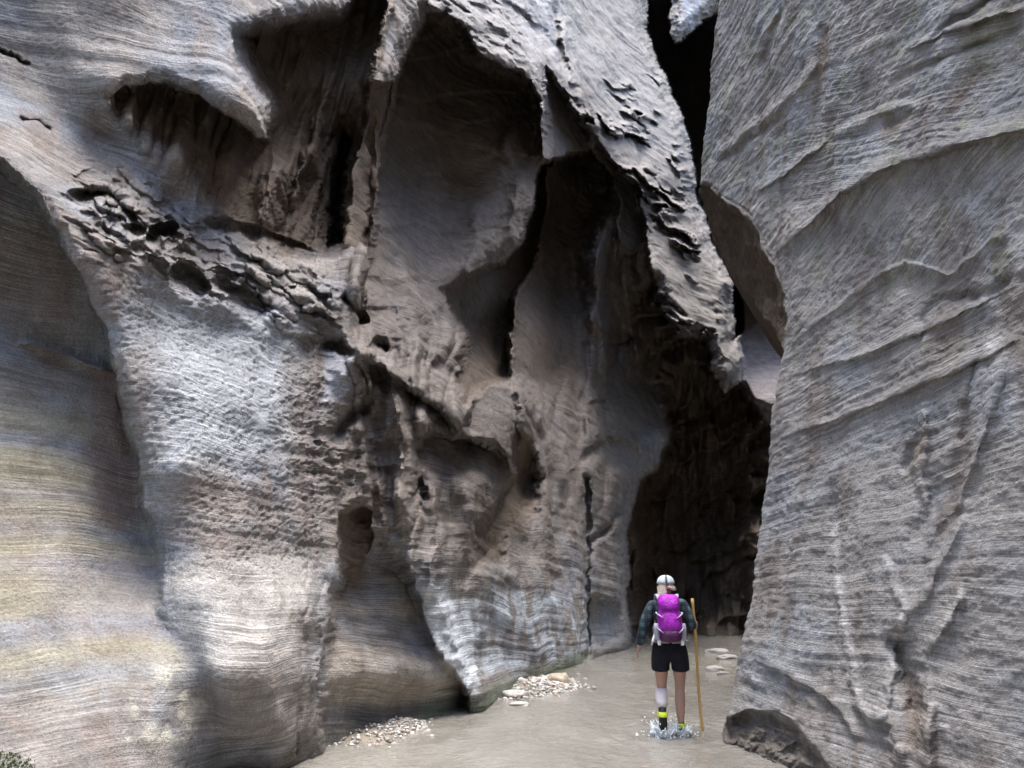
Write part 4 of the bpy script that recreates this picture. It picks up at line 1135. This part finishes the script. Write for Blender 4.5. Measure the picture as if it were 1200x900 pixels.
def gravel_bar(poly_px, n, size, height, seed, label):
    rng = np.random.RandomState(seed)
    g = np.array([ground_pt(*p)[:2] for p in poly_px])
    c = g.mean(0)
    Vs, Fs, Cs = [], [], []
    # the sandy mound underneath
    seg = 60; rings = 14
    ang = np.linspace(0, 2 * np.pi, seg, endpoint=False)
    pa = np.arctan2(g[:, 1] - c[1], g[:, 0] - c[0]); pr = np.hypot(g[:, 0] - c[0], g[:, 1] - c[1])
    o = np.argsort(pa); pa, pr = pa[o], pr[o]
    rad = np.interp(ang, np.r_[pa - 2 * np.pi, pa, pa + 2 * np.pi], np.r_[pr, pr, pr])
    V = []
    for k in range(rings):
        f = 1.12 * (1 - k / (rings - 1))
        z = height * (1 - f ** 1.6) - .01
        for j in range(seg):
            V.append((c[0] + math.cos(ang[j]) * rad[j] * f, c[1] + math.sin(ang[j]) * rad[j] * f, z + rng.normal() * .004))
    F = [(k * seg + j, k * seg + (j + 1) % seg, (k + 1) * seg + (j + 1) % seg, (k + 1) * seg + j) for k in range(rings - 1) for j in range(seg)]
    Vm = np.array(V); F3 = []
    for q in F: F3 += [(q[0], q[1], q[2]), (q[0], q[2], q[3])]
    Vs.append(Vm); Fs.append(np.array(F3)); Cs.append(np.tile([.22, .19, .15], (len(Vm), 1)))
    base = len(Vm)
    for k in range(n):
        t = rng.rand() * 2 * np.pi; f = math.sqrt(rng.rand()) * (1.10 if rng.rand() < .85 else 1.45)
        rr = np.interp(t, np.r_[ang, 2 * np.pi], np.r_[rad, rad[0]]) * f
        z = height * (1 - min(f / 1.0, 1.12) ** 1.6)
        s = size * (.35 + 1.7 * rng.rand() ** 3.5)
        sc = np.array([1, .6 + .4 * rng.rand(), .45 + .35 * rng.rand()]) * s
        a = rng.rand() * 6.28; ca, sa = math.cos(a), math.sin(a)
        Vp = _icoV * sc
        Vp = Vp * (1 + .16 * rng.normal(size=(len(Vp), 1)) * .5)
        Vp = np.stack([Vp[:, 0] * ca - Vp[:, 1] * sa, Vp[:, 0] * sa + Vp[:, 1] * ca, Vp[:, 2]], 1)
        Vp += [c[0] + math.cos(t) * rr, c[1] + math.sin(t) * rr, max(z, -.01) + sc[2] * .35]
        col = np.array([[.46, .44, .41], [.36, .34, .31], [.52, .51, .49], [.32, .27, .22], [.21, .195, .18]][rng.choice(5, p=[.3, .25, .2, .15, .1])]) * (.65 + .55 * rng.rand())
        Vs.append(Vp); Fs.append(_icoF + base); Cs.append(np.tile(col, (len(Vp), 1))); base += len(Vp)
    me = mesh_from_arrays('gravel_bar', np.concatenate(Vs), np.concatenate(Fs), np.concatenate(Cs))
    tag(link('gravel_bar', me, M_PEB), label, 'gravel', kind='stuff')

gravel_bar([(376,862), (384,842), (412,824), (445,826), (470,842), (474,862), (448,872), (410,874)], 3200, .0145, .10, 5, 'pale pebbles heaped in the hollow at the foot of the left wall')
gravel_bar([(562,806), (585,796), (620,794), (660,794), (668,802), (640,812), (606,818), (575,814)], 2200, .026, .10, 6, 'pale pebble bar below the blue-grey wall foot')

def stone(px, py, w, h, dpt, col, label, group, seed, sink=.3, name='stone'):
    rng = np.random.RandomState(seed)
    V, F = ico_arrays(3)
    q = fbm((V * 1.3 + seed * 3.1).astype(np.float32), 3, 80.)
    V = V * (1 + .30 * q)[:, None]
    V = np.sign(V) * np.abs(V) ** .85 * np.array([w / 2, dpt / 2, h / 2])
    x, y, _ = ground_pt(px, py)
    V[:, 2] -= V[:, 2].min()
    me = mesh_from_arrays(name, V, F, np.tile(col, (len(V), 1)) * (1 + .1 * q)[:, None])
    o = link(name, me, M_PEB); o.location = (x, y, -h * sink); o.rotation_euler.z = rng.rand() * .8 - .4
    tag(o, label, 'stone', group)
G1 = 'stones on the pebble bar'
for s in [(594, 800, .36, .30, .30, (.44,.42,.39), 'rounded white stone topping the left half of the pebble bar', 21),
          (607, 806, .30, .22, .26, (.38,.36,.33), 'grey-white stone in front of the topmost white stone', 22),
          (654, 803, .40, .28, .30, (.34,.28,.21), 'tan blocky stone at the right end of the pebble bar', 23),
          (636, 802, .30, .16, .24, (.48,.45,.41), 'low flat stone left of the tan blocky stone', 24),
          (577, 806, .26, .16, .22, (.44,.42,.39), 'small pale stone at the left end of the pebble bar', 25),
          (604, 816, .40, .13, .30, (.36,.34,.31), 'broad flat stone at the near edge of the pebble bar', 26),
          (609, 827, .26, .07, .20, (.40,.37,.32), 'lone low stone in the water in front of the pebble bar', 27)]:
    stone(*s[:7], G1, s[7])
G2 = 'stones in the stream by the right wall'
for s in [(841, 766, .62, .24, .4, (.25,.24,.225), 'farthest pale stone in the stream beside the dark cave', 31),
          (852, 772, .50, .20, .4, (.22,.21,.195), 'grey stone touching the foot of the right wall', 32),
          (838, 786, .34, .17, .28, (.27,.26,.24), 'pale stone in mid stream just right of the staff', 33),
          (848, 790, .24, .10, .2, (.21,.20,.185), 'smallest stone in the stream near the right wall', 34)]:
    stone(*s[:7], G2, s[7], .5)

# ------------------------------------------------------------------ moss at the near corner of the left wall
def build_moss():
    m = simple("moss", (.07, .125, .03), .9, .2, .6, 40.)
    pa, pe = WALL_P[:, 0] / WALL_P[:, 1], (WALL_P[:, 2] - EYE[2]) / WALL_P[:, 1]
    px, py = ae_to_pix(pa, pe)
    ok = (WALL_P[:, 1] > 1.0) & (py > 878 + .45 * np.maximum(px, 0) + 4 * np.sin(px * .3)) & (px > -60) & (px < 52) & (py < 960)
    base = WALL_P[ok]
    rng = np.random.RandomState(9)
    if len(base) == 0: return
    idx = rng.randint(0, len(base), 5000)
    p = base[idx] + rng.normal(size=(5000, 3)) * .006
    L = .008 + .012 * rng.rand(5000)
    a = rng.rand(5000) * 6.28
    d = np.stack([np.cos(a) * .5 + .5, np.sin(a) * .5 - .5, .9 + 0 * a], 1); d /= np.linalg.norm(d, axis=1)[:, None]
    s = np.stack([-np.sin(a), np.cos(a), 0 * a], 1)
    V = np.stack([p - s * .005, p + s * .005, p + d * L[:, None]], 1).reshape(-1, 3)
    me = mesh_from_arrays('moss', V, np.arange(15000).reshape(-1, 3))
    tag(link('moss', me, m, smooth=False), 'green moss on the lowest corner of the left wall', 'moss', kind='stuff')
build_moss()
